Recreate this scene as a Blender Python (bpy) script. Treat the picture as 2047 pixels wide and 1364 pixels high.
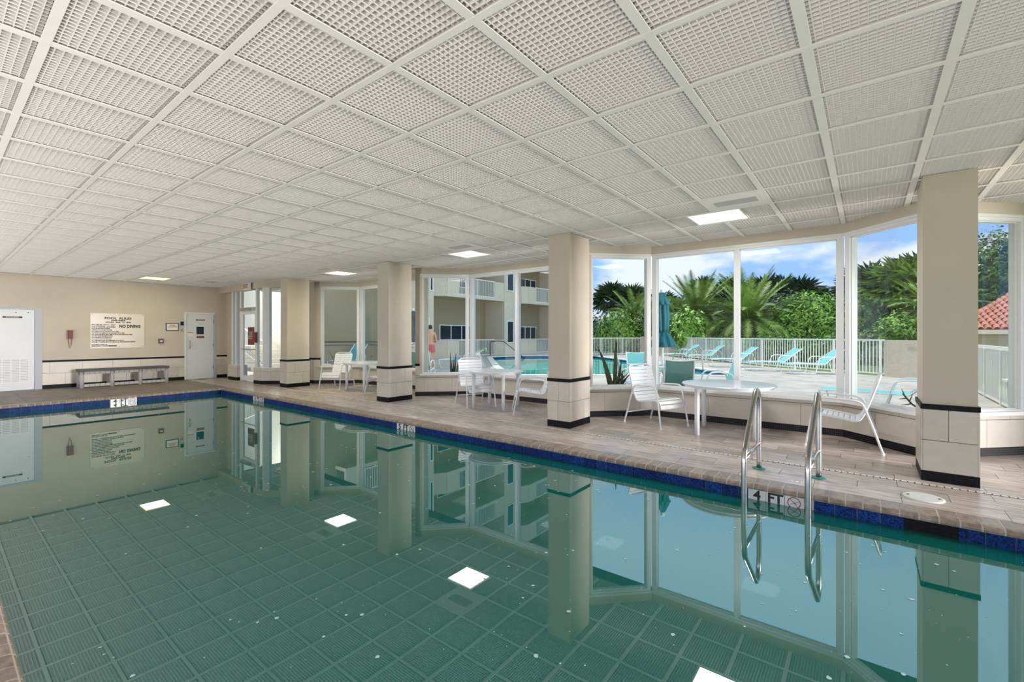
import bpy, math, random
from mathutils import Vector, Matrix
random.seed(7)
R = math.radians
sc = bpy.context.scene
col = sc.collection
for o in list(bpy.data.objects): bpy.data.objects.remove(o)

# ------------------------------------------------------------------ camera
YAW = 37.88
cam = bpy.data.cameras.new('camera'); cam_o = bpy.data.objects.new('camera', cam); col.objects.link(cam_o)
cam_o.location = (0, 0, 1.37); cam_o.rotation_euler = (R(90), 0, R(YAW))
cam.sensor_width = 36; cam.lens = 36*912.4/2047; cam.shift_y = -12/2047
cam.clip_start = .05; cam.clip_end = 500
sc.camera = cam_o
# ------------------------------------------------------------------ world
w = bpy.data.worlds.new('sky'); sc.world = w; w.use_nodes = True
nt = w.node_tree; N = nt.nodes; L = nt.links
for n in list(N): N.remove(n)
def nd(t, **k):
    n = N.new(t)
    for a, b in k.items(): setattr(n, a, b)
    return n
out = nd('ShaderNodeOutputWorld'); bg = nd('ShaderNodeBackground'); tc = nd('ShaderNodeTexCoord')
sep = nd('ShaderNodeSeparateXYZ'); L.new(tc.outputs['Generated'], sep.inputs[0])
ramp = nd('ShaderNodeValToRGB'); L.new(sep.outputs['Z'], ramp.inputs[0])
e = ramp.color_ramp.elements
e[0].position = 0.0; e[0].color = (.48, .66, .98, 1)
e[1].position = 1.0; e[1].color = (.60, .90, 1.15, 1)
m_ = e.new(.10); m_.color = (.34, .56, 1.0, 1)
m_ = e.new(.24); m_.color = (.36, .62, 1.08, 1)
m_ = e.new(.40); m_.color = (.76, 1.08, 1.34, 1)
mp = nd('ShaderNodeMapping'); L.new(tc.outputs['Generated'], mp.inputs[0]); mp.inputs['Scale'].default_value = (1, 1, 2.6)
mp.inputs['Location'].default_value = (.33, .12, 0)
nz = nd('ShaderNodeTexNoise'); L.new(mp.outputs[0], nz.inputs[0]); nz.inputs['Scale'].default_value = 3.4
nz.inputs['Detail'].default_value = 7; nz.inputs['Roughness'].default_value = .55
el = nd('ShaderNodeMapRange'); L.new(sep.outputs['Z'], el.inputs[0])      # clouds thin out overhead
el.inputs[1].default_value = .02; el.inputs[2].default_value = .34; el.inputs[3].default_value = .13; el.inputs[4].default_value = -.10
ad = nd('ShaderNodeMath', operation='ADD'); L.new(nz.outputs[0], ad.inputs[0]); L.new(el.outputs[0], ad.inputs[1])
cr = nd('ShaderNodeMapRange'); L.new(ad.outputs[0], cr.inputs[0]); cr.inputs[1].default_value = .525; cr.inputs[2].default_value = .62
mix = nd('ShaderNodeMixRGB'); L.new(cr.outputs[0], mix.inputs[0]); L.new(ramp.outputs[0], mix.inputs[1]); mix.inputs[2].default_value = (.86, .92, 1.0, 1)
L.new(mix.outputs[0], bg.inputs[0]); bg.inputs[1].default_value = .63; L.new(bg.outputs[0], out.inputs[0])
# ------------------------------------------------------------------ sun, room lamps and added fill lights
def lamp(kind, name, loc, rot, energy, color=(1, 1, 1), size=None, size_y=None, angle=None, label=''):
    l = bpy.data.lights.new(name, kind); o = bpy.data.objects.new(name, l); col.objects.link(o)
    o.location = loc; o.rotation_euler = rot; l.energy = energy; l.color = color
    if kind == 'AREA':
        l.shape = 'RECTANGLE'; l.size = size; l.size_y = size_y
    if angle: l.angle = angle
    return o
SUN = Vector((-.36, .10, .93))
lamp('SUN', 'sun', (0, 0, 30), SUN.to_track_quat('Z', 'Y').to_euler()  , 1.75, (1, .95, .87), angle=R(.6))
# fill lights added behind and beside the camera to brighten the room
def area_to(name, loc, d, e, sx, sy, c=(1, 1, 1)):
    return lamp('AREA', name, loc, Vector(d).to_track_quat('-Z', 'Z').to_euler(), e, c, sx, sy)
area_to('fill_rear', (-5.9, -2.0, .45), (0, .5, .9), 330, 20, 2.2, (1, .94, .95))
area_to('fill_end', (14.0, 6.8, 1.5), (-1, 0, .05), 3300, 5.0, 2.8, (1, .95, .93))
sc.view_settings.view_transform = 'Standard'; sc.view_settings.look = 'None'
sc.view_settings.exposure = 0.78; sc.view_settings.gamma = 1.0; sc.view_settings.use_curve_mapping = False
try:
    cy = sc.cycles; cy.max_bounces = 7; cy.diffuse_bounces = 4; cy.glossy_bounces = 4; cy.transparent_max_bounces = 12
    cy.transmission_bounces = 3; cy.caustics_reflective = False; cy.caustics_refractive = False
    cy.use_denoising = True; cy.denoiser = 'OPENIMAGEDENOISE'; cy.sample_clamp_indirect = 4.0
    cy.use_adaptive_sampling = True; cy.adaptive_threshold = .02
except Exception: pass

# ------------------------------------------------------------------ materials
M = {}
def mat(name, c, rough=.6, metal=0., var=.0, vscale=8., bump=0., bscale=60., rnd=0., emit=None, es=1., ior=None, coat=0., stretch=None, c2=None, spec=None):
    m = bpy.data.materials.new(name); m.use_nodes = True; t = m.node_tree; n = t.nodes; l = t.links
    p = n['Principled BSDF']; p.inputs['Roughness'].default_value = rough; p.inputs['Metallic'].default_value = metal
    p.inputs['Base Color'].default_value = (*c, 1)
    if ior: p.inputs['IOR'].default_value = ior
    if spec is not None: p.inputs['Specular IOR Level'].default_value = spec
    if coat: p.inputs['Coat Weight'].default_value = coat; p.inputs['Coat Roughness'].default_value = .05
    tcn = n.new('ShaderNodeTexCoord'); src = tcn.outputs['Object']
    if stretch:
        mpn = n.new('ShaderNodeMapping'); mpn.inputs['Scale'].default_value = stretch; l.new(src, mpn.inputs[0]); src = mpn.outputs[0]
    if rnd:
        oi = n.new('ShaderNodeObjectInfo'); av = n.new('ShaderNodeVectorMath'); av.operation = 'ADD'
        mu = n.new('ShaderNodeVectorMath'); mu.operation = 'SCALE'; mu.inputs[3].default_value = 37.
        cb = n.new('ShaderNodeCombineXYZ'); l.new(oi.outputs['Random'], cb.inputs[0]); l.new(oi.outputs['Random'], cb.inputs[1]); l.new(oi.outputs['Random'], cb.inputs[2])
        l.new(cb.outputs[0], mu.inputs[0]); l.new(src, av.inputs[0]); l.new(mu.outputs[0], av.inputs[1]); src = av.outputs[0]
    if var or rnd:
        nz = n.new('ShaderNodeTexNoise'); nz.inputs['Scale'].default_value = vscale; nz.inputs['Detail'].default_value = 5
        l.new(src, nz.inputs['Vector'])
        mx = n.new('ShaderNodeMixRGB'); a = 1-var; b = 1+var
        mx.inputs[1].default_value = (*[x*a for x in c], 1)
        mx.inputs[2].default_value = (*(c2 or [min(1, x*b) for x in c]), 1)
        mr = n.new('ShaderNodeMapRange'); mr.inputs[1].default_value = .3; mr.inputs[2].default_value = .7
        l.new(nz.outputs[0], mr.inputs[0]); l.new(mr.outputs[0], mx.inputs[0]); res = mx.outputs[0]
        if rnd:
            hs = n.new('ShaderNodeHueSaturation'); l.new(res, hs.inputs['Color'])
            mv = n.new('ShaderNodeMapRange'); mv.inputs[3].default_value = 1-rnd; mv.inputs[4].default_value = 1+rnd
            l.new(oi.outputs['Random'], mv.inputs[0]); l.new(mv.outputs[0], hs.inputs['Value']); res = hs.outputs[0]
        l.new(res, p.inputs['Base Color'])
    if bump:
        nb = n.new('ShaderNodeTexNoise'); nb.inputs['Scale'].default_value = bscale; nb.inputs['Detail'].default_value = 4
        l.new(src, nb.inputs['Vector']); bp = n.new('ShaderNodeBump'); bp.inputs['Strength'].default_value = bump; bp.inputs['Distance'].default_value = .004
        l.new(nb.outputs[0], bp.inputs['Height']); l.new(bp.outputs[0], p.inputs['Normal'])
    if emit:
        p.inputs['Emission Color'].default_value = (*emit, 1); p.inputs['Emission Strength'].default_value = es
    M[name] = m
    return m
mat('wall_paint', (.63, .56, .46), .85, var=.04, vscale=2, bump=.25, bscale=180)
mat('wall_tile', (.64, .59, .51), .35, var=.04, vscale=9, rnd=.05)
mat('grout_dark', (.10, .095, .09), .9)
mat('black_tile', (.004, .004, .005), .5, var=.5, vscale=60, c2=(.012, .012, .016), spec=.15)
mat('white_frame', (.80, .81, .84), .35, spec=.4)
mat('sill_white', (.86, .85, .82), .22, var=.03)
mat('white_paint', (.82, .84, .86), .4, var=.03, vscale=3)
mat('door_paint', (.74, .77, .79), .4, var=.04, vscale=1.5)
mat('door_grey', (.46, .50, .53), .45)
mat('louvre_white', (.87, .84, .81), .5)
mat('tee_white', (.92, .88, .83), .45, var=.02)
mat('plenum', (.10, .10, .10), .95)
mat('plank', (.53, .43, .37), .27, var=.28, vscale=5, rnd=.17, stretch=(1, 7, 1), bump=.12, bscale=30, c2=(.72, .62, .56))
mat('plank_stone', (.27, .235, .205), .5, var=.22, vscale=4, rnd=.10, bump=.2, bscale=40)
mat('deck_grout', (.20, .175, .15), .9)
mat('coping', (.31, .24, .19), .32, var=.35, vscale=22, rnd=.16, bump=.35, bscale=90)
mat('coping_grout', (.62, .57, .47), .8)
mat('pool_tile', (.004, .012, .13), .5, spec=.15, var=.85, vscale=70, rnd=.25, c2=(.012, .07, .33))
mat('marker_tile', (.80, .82, .80), .2, rnd=.04, var=.02)
mat('ink', (.015, .015, .015), .5)
mat('ink_red', (.35, .03, .03), .5)
mat('steel', (.56, .55, .53), .22, metal=1., var=.08, vscale=20)
mat('teal_rubber', (.03, .22, .20), .4)
mat('drain_white', (.82, .80, .74), .5)
mat('skimmer', (.83, .83, .80), .35, var=.03)
mat('vinyl_white', (.90, .91, .94), .35)
mat('alu_white', (.78, .80, .82), .3)
mat('table_top', (.72, .76, .81), .22, var=.07, vscale=9)
mat('red_plastic', (.13, .012, .014), .35)
mat('maroon', (.20, .03, .035), .5)
mat('plastic_grey', (.55, .55, .54), .4)
mat('dark_glass', (.012, .02, .035), .08)
mat('acrylic', (.68, .61, .50), .30, var=.05, vscale=1.2, spec=.5)
mat('paper', (.85, .85, .83), .6)
mat('orange', (.75, .32, .10), .6)
mat('bench_dark', (.05, .05, .052), .5, var=.2)
mat('bench_grey', (.46, .45, .42), .6, var=.1, vscale=20)
mat('light_lens', (.9, .9, .85), .4, emit=(1, .93, .72), es=1.0)
mat('light_dim', (.9, .9, .85), .4, emit=(1, .97, .88), es=.45)
mat('light_yellow', (.9, .88, .6), .4, emit=(1, .90, .34), es=1.15)
mat('foam', (.55, .75, .68), .6)
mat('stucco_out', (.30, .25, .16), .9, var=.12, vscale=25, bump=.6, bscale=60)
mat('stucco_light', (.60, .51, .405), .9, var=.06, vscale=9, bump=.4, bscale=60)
mat('stucco_cream', (.80, .73, .60), .9, var=.03, vscale=5)
mat('concrete_out', (.46, .38, .335), .85, var=.14, vscale=1.6, bump=.3, bscale=30, stretch=(1, 1, 1), c2=(.58, .50, .45))
mat('coping_out', (.78, .72, .64), .8, var=.06)
mat('grass', (.10, .16, .035), .9, var=.5, vscale=3)
mat('fence_white', (.80, .78, .74), .5)
mat('bark', (.14, .10, .07), .95, var=.4, vscale=12, bump=.8, bscale=20)
mat('frond', (.15, .27, .045), .5, var=.5, vscale=2.5, rnd=.35, c2=(.36, .50, .09))
mat('frond_dark', (.035, .075, .025), .55, var=.5, vscale=2, rnd=.35, c2=(.09, .15, .05))
mat('frond_dead', (.30, .22, .12), .8, var=.3, vscale=3)
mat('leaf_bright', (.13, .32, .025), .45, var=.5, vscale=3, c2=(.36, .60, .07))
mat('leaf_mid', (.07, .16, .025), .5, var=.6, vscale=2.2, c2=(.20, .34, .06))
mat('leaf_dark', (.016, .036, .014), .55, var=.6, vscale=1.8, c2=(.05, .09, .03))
mat('snake_leaf', (.035, .055, .02), .45, var=.5, vscale=30, c2=(.10, .12, .04))
mat('twig', (.10, .05, .03), .8)
mat('terracotta', (.52, .17, .11), .7, var=.25, vscale=8, rnd=.18)
mat('sling_aqua', (.16, .50, .50), .6, var=.05, vscale=50)
mat('sling_green', (.11, .28, .25), .6, var=.05, vscale=80)
mat('sling_blue', (.03, .20, .27), .6, var=.1, vscale=80)
mat('canopy_teal', (.0, .12, .155), .6, var=.2, vscale=10)
mat('canopy_dark', (.0, .045, .06), .6, var=.2, vscale=10)
mat('towel_blue', (.02, .42, .60), .8, var=.2, vscale=12)
mat('towel_multi', (.55, .75, .75), .8, var=.6, vscale=9, c2=(.25, .55, .12))
mat('skin', (.58, .30, .19), .55, var=.12, vscale=6)
mat('hair', (.03, .02, .015), .7, var=.2)
mat('shorts_red', (.62, .04, .06), .7, var=.5, vscale=28, c2=(.78, .16, .18))
mat('black_metal', (.03, .03, .03), .35, metal=.3)
mat('mat_black', (.04, .04, .045), .9)
mat('stripe_ball', (.8, .8, .8), .4)
# clear sheet glass
def glass(name, tint=(.97, .99, .985), refl=.7):
    m = bpy.data.materials.new(name); m.use_nodes = True; t = m.node_tree; n = t.nodes; l = t.links
    for x in list(n): n.remove(x)
    o = n.new('ShaderNodeOutputMaterial'); tr = n.new('ShaderNodeBsdfTransparent'); gl = n.new('ShaderNodeBsdfGlossy'); mx = n.new('ShaderNodeMixShader')
    fr = n.new('ShaderNodeFresnel'); fr.inputs[0].default_value = 1.45; mu = n.new('ShaderNodeMath'); mu.operation = 'MULTIPLY'; mu.inputs[1].default_value = refl
    tr.inputs[0].default_value = (*tint, 1); gl.inputs['Roughness'].default_value = .0
    l.new(fr.outputs[0], mu.inputs[0]); l.new(mu.outputs[0], mx.inputs[0]); l.new(tr.outputs[0], mx.inputs[1]); l.new(gl.outputs[0], mx.inputs[2]); l.new(mx.outputs[0], o.inputs[0])
    M[name] = m
glass('glass', refl=.16)
# still pool water: cloudy green body under a mirror-smooth surface
def water(name, c, c2, ior, bump, vs=.25):
    m = mat(name, c, .0, var=.001, vscale=vs, ior=ior)
    p = m.node_tree.nodes['Principled BSDF']
    if bump:
        n = m.node_tree.nodes; l = m.node_tree.links
        nb = n.new('ShaderNodeTexNoise'); nb.inputs['Scale'].default_value = 1.2; nb.inputs['Detail'].default_value = 2
        tcn = n.new('ShaderNodeTexCoord'); l.new(tcn.outputs['Object'], nb.inputs['Vector'])
        bp = n.new('ShaderNodeBump'); bp.inputs['Strength'].default_value = bump; bp.inputs['Distance'].default_value = .01
        l.new(nb.outputs[0], bp.inputs['Height']); l.new(bp.outputs[0], p.inputs['Normal'])
    return m
water('water_in', (.002, .140, .110), None, 2.7, 0)
M['water_in'].node_tree.nodes['Principled BSDF'].inputs['Specular Tint'].default_value = (.86, .98, 1.0, 1)
water('water_out', (.06, .50, .42), None, 1.33, .3)
# black mosaic
def mosaic():
    m = mat('mosaic', (.02, .02, .022), .5, spec=.15); n = m.node_tree.nodes; l = m.node_tree.links; p = n['Principled BSDF']
    tcn = n.new('ShaderNodeTexCoord'); sp = n.new('ShaderNodeSeparateXYZ'); cb = n.new('ShaderNodeCombineXYZ'); l.new(tcn.outputs['Object'], sp.inputs[0])
    ad = n.new('ShaderNodeMath'); ad.operation = 'ADD'; l.new(sp.outputs[0], ad.inputs[0]); l.new(sp.outputs[1], ad.inputs[1])
    l.new(ad.outputs[0], cb.inputs[0]); l.new(sp.outputs[2], cb.inputs[1])
    br = n.new('ShaderNodeTexBrick'); br.offset = 0; br.inputs['Scale'].default_value = 1; br.inputs['Brick Width'].default_value = .024; br.inputs['Row Height'].default_value = .024
    br.inputs['Mortar Size'].default_value = .0022; br.inputs['Color1'].default_value = (.005, .005, .007, 1); br.inputs['Color2'].default_value = (.01, .01, .013, 1); br.inputs['Mortar'].default_value = (.075, .075, .08, 1)
    l.new(cb.outputs[0], br.inputs['Vector']); l.new(br.outputs[0], p.inputs['Base Color'])
mosaic()

# ------------------------------------------------------------------ mesh helpers
class MB:
    def __init__(s): s.v = []; s.f = []
    def quad(s, a, b, c, d):
        i = len(s.v); s.v += [tuple(a), tuple(b), tuple(c), tuple(d)]; s.f.append((i, i+1, i+2, i+3)); return s
    def tri(s, a, b, c):
        i = len(s.v); s.v += [tuple(a), tuple(b), tuple(c)]; s.f.append((i, i+1, i+2)); return s
    def box(s, x0, x1, y0, y1, z0, z1):
        return s.obox((x0, y0), (x1, y0), (x1, y1), (x0, y1), z0, z1)
    def obox(s, a, b, c, d, z0, z1):
        return s.prism([a, b, c, d], z0, z1)
    def prism(s, pts, z0, z1):
        n = len(pts); i = len(s.v); A = sum(pts[k][0]*pts[(k+1) % n][1]-pts[(k+1) % n][0]*pts[k][1] for k in range(n))
        if A < 0: pts = pts[::-1]
        s.v += [(p[0], p[1], z0) for p in pts]+[(p[0], p[1], z1) for p in pts]
        s.f.append(tuple(range(i+n-1, i-1, -1))); s.f.append(tuple(range(i+n, i+2*n)))
        for k in range(n): j = (k+1) % n; s.f.append((i+k, i+j, i+n+j, i+n+k))
        return s
    def bar(s, a, b, w, h, up=(0, 0, 1)):       # rectangular bar from a to b
        a = Vector(a); b = Vector(b); d = (b-a).normalized(); u = Vector(up)
        if abs(d.dot(u)) > .98: u = Vector((1, 0, 0))
        sd = d.cross(u).normalized(); u = sd.cross(d).normalized(); i = len(s.v)
        for p in (a, b):
            for q, r in ((-1, -1), (1, -1), (1, 1), (-1, 1)): s.v.append(tuple(p+sd*q*w/2+u*r*h/2))
        s.f += [(i, i+3, i+2, i+1), (i+4, i+5, i+6, i+7)]+[(i+k, i+(k+1) % 4, i+4+(k+1) % 4, i+4+k) for k in range(4)]
        return s
    def tube(s, pts, r, n=8, cap=True, closed=False):
        pts = [Vector(p) for p in pts]; m = len(pts); rs = r if isinstance(r, (list, tuple)) else [r]*m; i = len(s.v); up = None
        for k, p in enumerate(pts):
            if closed: d = pts[(k+1) % m]-pts[k-1]
            else: d = (pts[min(k+1, m-1)]-pts[max(k-1, 0)])
            d.normalize()
            if up is None:
                up = Vector((0, 0, 1)) if abs(d.z) < .9 else Vector((1, 0, 0))
            sd = d.cross(up).normalized(); up = sd.cross(d).normalized()
            for q in range(n):
                a = 2*math.pi*q/n; s.v.append(tuple(p+(sd*math.cos(a)+up*math.sin(a))*rs[k]))
        for k in range(m if closed else m-1):
            for q in range(n):
                a = i+k*n+q; b = i+k*n+(q+1) % n; c = i+((k+1) % m)*n+(q+1) % n; d = i+((k+1) % m)*n+q
                s.f.append((a, d, c, b))
        if cap and not closed:
            s.f.append(tuple(i+q for q in range(n))); s.f.append(tuple(i+(m-1)*n+q for q in range(n-1, -1, -1)))
        return s
    def lathe(s, prof, n=16, c=(0, 0), f=None):   # prof: (radius, z); f(a, r, z) reshapes
        i = len(s.v); m = len(prof)
        for r, z in prof:
            for q in range(n):
                a = 2*math.pi*q/n; rr = f(a, r, z) if f else r
                s.v.append((c[0]+rr*math.cos(a), c[1]+rr*math.sin(a), z))
        for k in range(m-1):
            for q in range(n): s.f.append((i+k*n+q, i+k*n+(q+1) % n, i+(k+1)*n+(q+1) % n, i+(k+1)*n+q))
        s.f.append(tuple(i+q for q in range(n-1, -1, -1))); s.f.append(tuple(i+(m-1)*n+q for q in range(n)))
        return s
    def mesh(s, name, m, smooth=False):
        me = bpy.data.meshes.new(name); me.from_pydata(s.v, [], s.f); me.update()
        if m: me.materials.append(M[m])
        if smooth: me.polygons.foreach_set('use_smooth', [True]*len(me.polygons))
        return me
    def build(s, name, m, parent=None, loc=None, rz=None, smooth=False, **k):
        return place(name, s.mesh(name, m, smooth), parent, loc, rz, **k)
def place(name, me, parent=None, loc=None, rz=None, **k):
    o = bpy.data.objects.new(name, me); col.objects.link(o)
    if loc is not None: o.location = loc
    if rz is not None: o.rotation_euler = rz if isinstance(rz, (tuple, list)) else (0, 0, rz)
    if parent is not None: o.parent = parent
    for a, b in k.items(): o[a] = b
    return o
def thing(name, label, cat, loc=(0, 0, 0), rz=0, group=None, kind=None):
    o = bpy.data.objects.new(name, None); col.objects.link(o); o.empty_display_size = .1
    o.location = loc; o.rotation_euler = (0, 0, rz); o['label'] = label; o['category'] = cat
    if group: o['group'] = group
    if kind: o['kind'] = kind
    return o
def struct(name, label, loc=(0, 0, 0), rz=0, cat='structure'):
    return thing(name, label, cat, loc, rz, kind='structure')
def copy_tree(o, loc, rz, label=None, parent=None, keep=False):
    c = o.copy(); col.objects.link(c)
    if parent is not None: c.parent = parent
    else:
        c.location = loc; c.rotation_euler = (0, 0, rz)
        if label: c['label'] = label
    for ch in list(o.children): copy_tree(ch, None, None, None, c)
    return c
_cache = {}
def boxmesh(name, x, y, z, m, bev=0):
    k = (name, round(x, 3), round(y, 3), round(z, 3), m)
    if k not in _cache:
        _cache[k] = MB().box(-x/2, x/2, -y/2, y/2, -z/2, z/2).mesh(name, m)
    return _cache[k]
def text_mesh(txt, size, m, align='CENTER', bold=.0, depth=.0008, sx=1.):
    c = bpy.data.curves.new('lettering', 'FONT'); c.body = txt; c.size = size; c.align_x = align; c.align_y = 'CENTER'; c.extrude = depth; c.offset = bold; c.resolution_u = 2
    o = bpy.data.objects.new('lettering', c); col.objects.link(o)
    bpy.context.view_layer.update()
    dg = bpy.context.evaluated_depsgraph_get(); me = bpy.data.meshes.new_from_object(o.evaluated_get(dg))
    bpy.data.objects.remove(o); bpy.data.curves.remove(c)
    for v in me.vertices: v.co.x *= sx
    me.materials.clear(); me.materials.append(M[m]); me.name = 'lettering'
    return me
def arc(cx, cz, r, a0, a1, n=5):
    return [(cx+r*math.cos(R(a0+(a1-a0)*k/n)), cz+r*math.sin(R(a0+(a1-a0)*k/n))) for k in range(n+1)]

# ================================================================== ROOM
CZ = 2.87
S_ = .6135
# floor slab around the pool, sealed slab is grout-coloured; planks and tiles stand proud of it
XW, YR, YL, XE = -13.13, 4.68, .245, 3.3        # pool inner edges
floor = struct('floor', 'wood-look plank floor of the indoor pool deck', cat='floor')
MB().box(-16.6, 5, YR+.05, 8.2, -.2, -.006).box(-16.6, XW-.05, -2.6, YR+.05, -.2, -.006).box(XW-.05, 5, -2.6, YL-.05, -.2, -.006).box(XE+.05, 5, YL-.05, YR+.05, -.2, -.006).build('floor_slab', 'deck_grout', floor)
rows = [4.890, 5.155, 5.390, 5.608, 5.642, 5.85, 6.06, 6.27, 6.48, 6.69, 6.90, 7.11, 7.32, 7.53, 7.74]
cand = []
for ri in range(len(rows)-1):
    if ri == 3: continue
    y0, y1 = rows[ri]+.002, rows[ri+1]-.002
    off = [.23, -.07, .22, 0, .21, .52, .05, .38, .17, .49, .02, .33, .12, .44][ri]
    for k in range(-28, 6):
        x0 = off+.615*k
        if x0 < -16.6 or x0 > 2.4: continue
        if x0 > .22*y1+.3: continue
        cand.append((x0, y0, y1))
def ptri(x, y): return x*x+y*y
for k in range(15):       # tiles of the deck in front of the back wall
    for q in range(6):
        y0 = -.03+.327*k
        cand.append((XW-.24-.614*(q+1), y0+.002, y0+.325, 1))
cand.sort(key=lambda c: ptri(c[0]+.3, c[1]))
far = {0: MB(), 1: MB()}
for i, c in enumerate(cand):
    back = len(c) == 4
    y0, y1 = c[1], min(c[2], 7.72); x0 = c[0]; x1 = x0+.611
    if not back and x0 < -16.5: x0 = -16.5
    if i < 296:
        me = boxmesh('plank', x1-x0, y1-y0, .008, 'plank_stone' if back else 'plank')
        place('floor_tile' if back else 'plank', me, floor, ((x0+x1)/2, (y0+y1)/2, -.004+random.uniform(-.0005, .0005)))
    else:
        far[int(back)].box(x0, x1, y0, y1, -.008, 0)
far[0].build('plank_field', 'plank', floor, kind='stuff')
if far[1].v: far[1].build('floor_tile_field', 'plank_stone', floor, kind='stuff')
MB().box(-16.5, 5, -2.6, .01, -.006, 0).build('rear_deck', 'plank_stone', floor)
# slot drain running along the planks
dr = thing('floor_drain', 'long white slotted drain strip running along the planks beside the pool', 'drain')
MB().box(-16.3, 2.4, 5.609, 5.641, -.006, .0015).build('channel', 'black_tile', dr)
sl = MB()
for k in range(-330, 44):
    x = k*.05
    if x > 2.2 or x < -16.3: continue
    sl.box(x+.004, x+.043, 5.610, 5.640, -.003, .004)
sl.build('slat_row', 'drain_white', dr, kind='stuff')

# pool: basin wall, coping bricks, waterline tiles
pool = struct('pool_basin', 'indoor swimming pool rim with brick coping and blue waterline tile', cat='pool')
b = MB()
b.box(XW-.2, XE, YR+.012, YR+.2, -1.4, -.006).box(XW-.2, XW-.012, YL-.1, YR+.1, -1.4, -.006)
b.box(XW-.2, XE+.1, YL-.2, YL-.012, -1.4, -.006).box(XE+.012, XE+.2, YL-.1, YR+.1, -1.4, -.006)
b.box(XW, XE, YL, YR, -1.4, -1.3)
b.build('basin_wall', 'coping_grout', pool)
def brick_mesh(L_, D_=.225):
    pr = [(D_, -.045), (D_, .0), (.045, .001), (.022, -.003), (.006, -.014), (0, -.030), (.004, -.045)]
    v = [(-L_/2, y, z) for y, z in pr]+[(L_/2, y, z) for y, z in pr]; n = len(pr); f = [tuple(range(n-1, -1, -1)), tuple(range(n, 2*n))]
    f += [(k, (k+1) % n, n+(k+1) % n, n+k) for k in range(n)]
    me = bpy.data.meshes.new('coping_brick'); me.from_pydata(v, [], f); me.materials.append(M['coping']); me.update(); return me
bk = brick_mesh(.1035)
for L__, loc_, a_ in ((XE-XW+.1, ((XE+XW)/2, YR-.0175, -.0015), 0), (YR-YL, (XW+.0175, (YR+YL)/2, -.0015), R(90)), (XE-XW+.1, ((XE+XW)/2, YL-.0025, -.0015), R(180))):
    mo = brick_mesh(L__); mo.materials.clear(); mo.materials.append(M['coping_grout']); place('coping_mortar', mo, pool, loc_, a_)
k = 0; x = XE-.2
while x > XW+.02:
    if x < 1.35: place('coping_brick', bk, pool, (x, YR-.02, random.uniform(-.001, .001)), 0)
    x -= .1137
y = YL+.02
while y < YR-.03:
    place('coping_brick', bk, pool, (XW+.02, y, random.uniform(-.001, .001)), R(90)); y += .1137
place('coping_brick', boxmesh('coping_brick', .22, .22, .045, 'coping'), pool, (XW-.10, YR+.09, -.0225))
x = -1.6
while x > XW-.2:
    place('coping_brick', bk, pool, (x, YL+.0, random.uniform(-.001, .001)), R(180)); x -= .1137
# blue tiles
TW = .148
tm = boxmesh('pool_tile', .1435, .01, .20, 'pool_tile'); tb = boxmesh('pool_tile_b', .01, .1435, .20, 'pool_tile')
x = .305+TW*8
while x > XW+.05:
    skip = (.24 < x < .52) or (-.87 < x < -.43) or (-5.99 < x < -5.55) or (-11.25 < x < -10.76)
    if not skip: place('pool_tile', tm, pool, (x, YR+.006, -.15))
    x -= TW
y = YL+.1
while y < YR:
    if not (2.52 < y < 2.93): place('pool_tile', tb, pool, (XW-.006, y, -.15))
    y += TW
x = -3.
while x > XW:
    place('pool_tile', tm, pool, (x, YL-.006, -.15)); x -= TW
MB().box(.225, .535, YR-.001, YR+.02, -.30, -.045).build('skimmer_mouth', 'black_tile', pool)
# water
wt = MB().quad((XW-.011, YL-.011, -.14), (XE+.01, YL-.011, -.14), (XE+.01, YR+.011, -.14), (XW-.011, YR+.011, -.14)).build('pool_water', 'water_in', None)
wt['kind'] = 'stuff'; wt['label'] = 'still green pool water mirroring the ceiling and windows'; wt['category'] = 'water'
fm = MB(); rr = random.Random(3)
for k in range(1500):
    x = rr.uniform(-12, 2.2); y = rr.uniform(.35, 4.5)
    s = rr.choice([.002, .003, .003, .004, .005, .011]) * rr.uniform(.7, 1.3); a0 = rr.random()*6
    if rr.random() < .015: s *= 2.2
    ps = [(x+s*math.cos(a0+q*1.047)*rr.uniform(.6, 1.2), y+s*math.sin(a0+q*1.047)*rr.uniform(.6, 1.2), -.1385) for q in range(6)]
    i = len(fm.v); fm.v += ps; fm.f.append(tuple(range(i, i+6)))
fo = fm.build('surface_debris', 'foam', None); fo['kind'] = 'stuff'; fo['label'] = 'pale specks floating on the pool water'; fo['category'] = 'debris'

# depth marker tiles in the waterline
def marker(name, label, loc, rz, txt, w=.44):
    t = thing(name, label, 'sign', loc, rz)
    for k in range(3):
        place('marker_tile', boxmesh('marker_tile', w/3-.003, .012, .20, 'marker_tile'), t, ((k-1)*w/3, -.003, -.05))
    g = text_mesh(txt[0], .115, 'ink', bold=.004); place('lettering', g, t, (-w*.33, -.010, -.0), (R(90), 0, 0))
    g = text_mesh(txt[1], .115, 'ink', bold=.004); place('lettering', g, t, (.0, -.010, -.0), (R(90), 0, 0))
    ring = MB().tube([(w*.33+.048*math.cos(a*.3142), -.0095, -.003+.046*math.sin(a*.3142)) for a in range(20)], .0038, 5, closed=True)
    ring.bar((w*.33-.033, -.0105, .03), (w*.33+.033, -.0105, -.036), .002, .006, (0, 1, 0)); ring.build('no_diving_ring', 'ink_red', t)
    MB().bar((w*.33-.028, -.0098, -.02), (w*.33+.03, -.0098, .012), .002, .007, (0, 1, 0)).bar((w*.33-.02, -.0098, .015), (w*.33+.02, -.0098, -.012), .002, .005, (0, 1, 0)).build('diver_symbol', 'ink', t)
    return t
marker('depth_marker', 'four feet depth marker tile between the ladder rails at the waterline', (-.65, YR+.002, -.10), 0, ('4', 'FT'))
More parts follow.
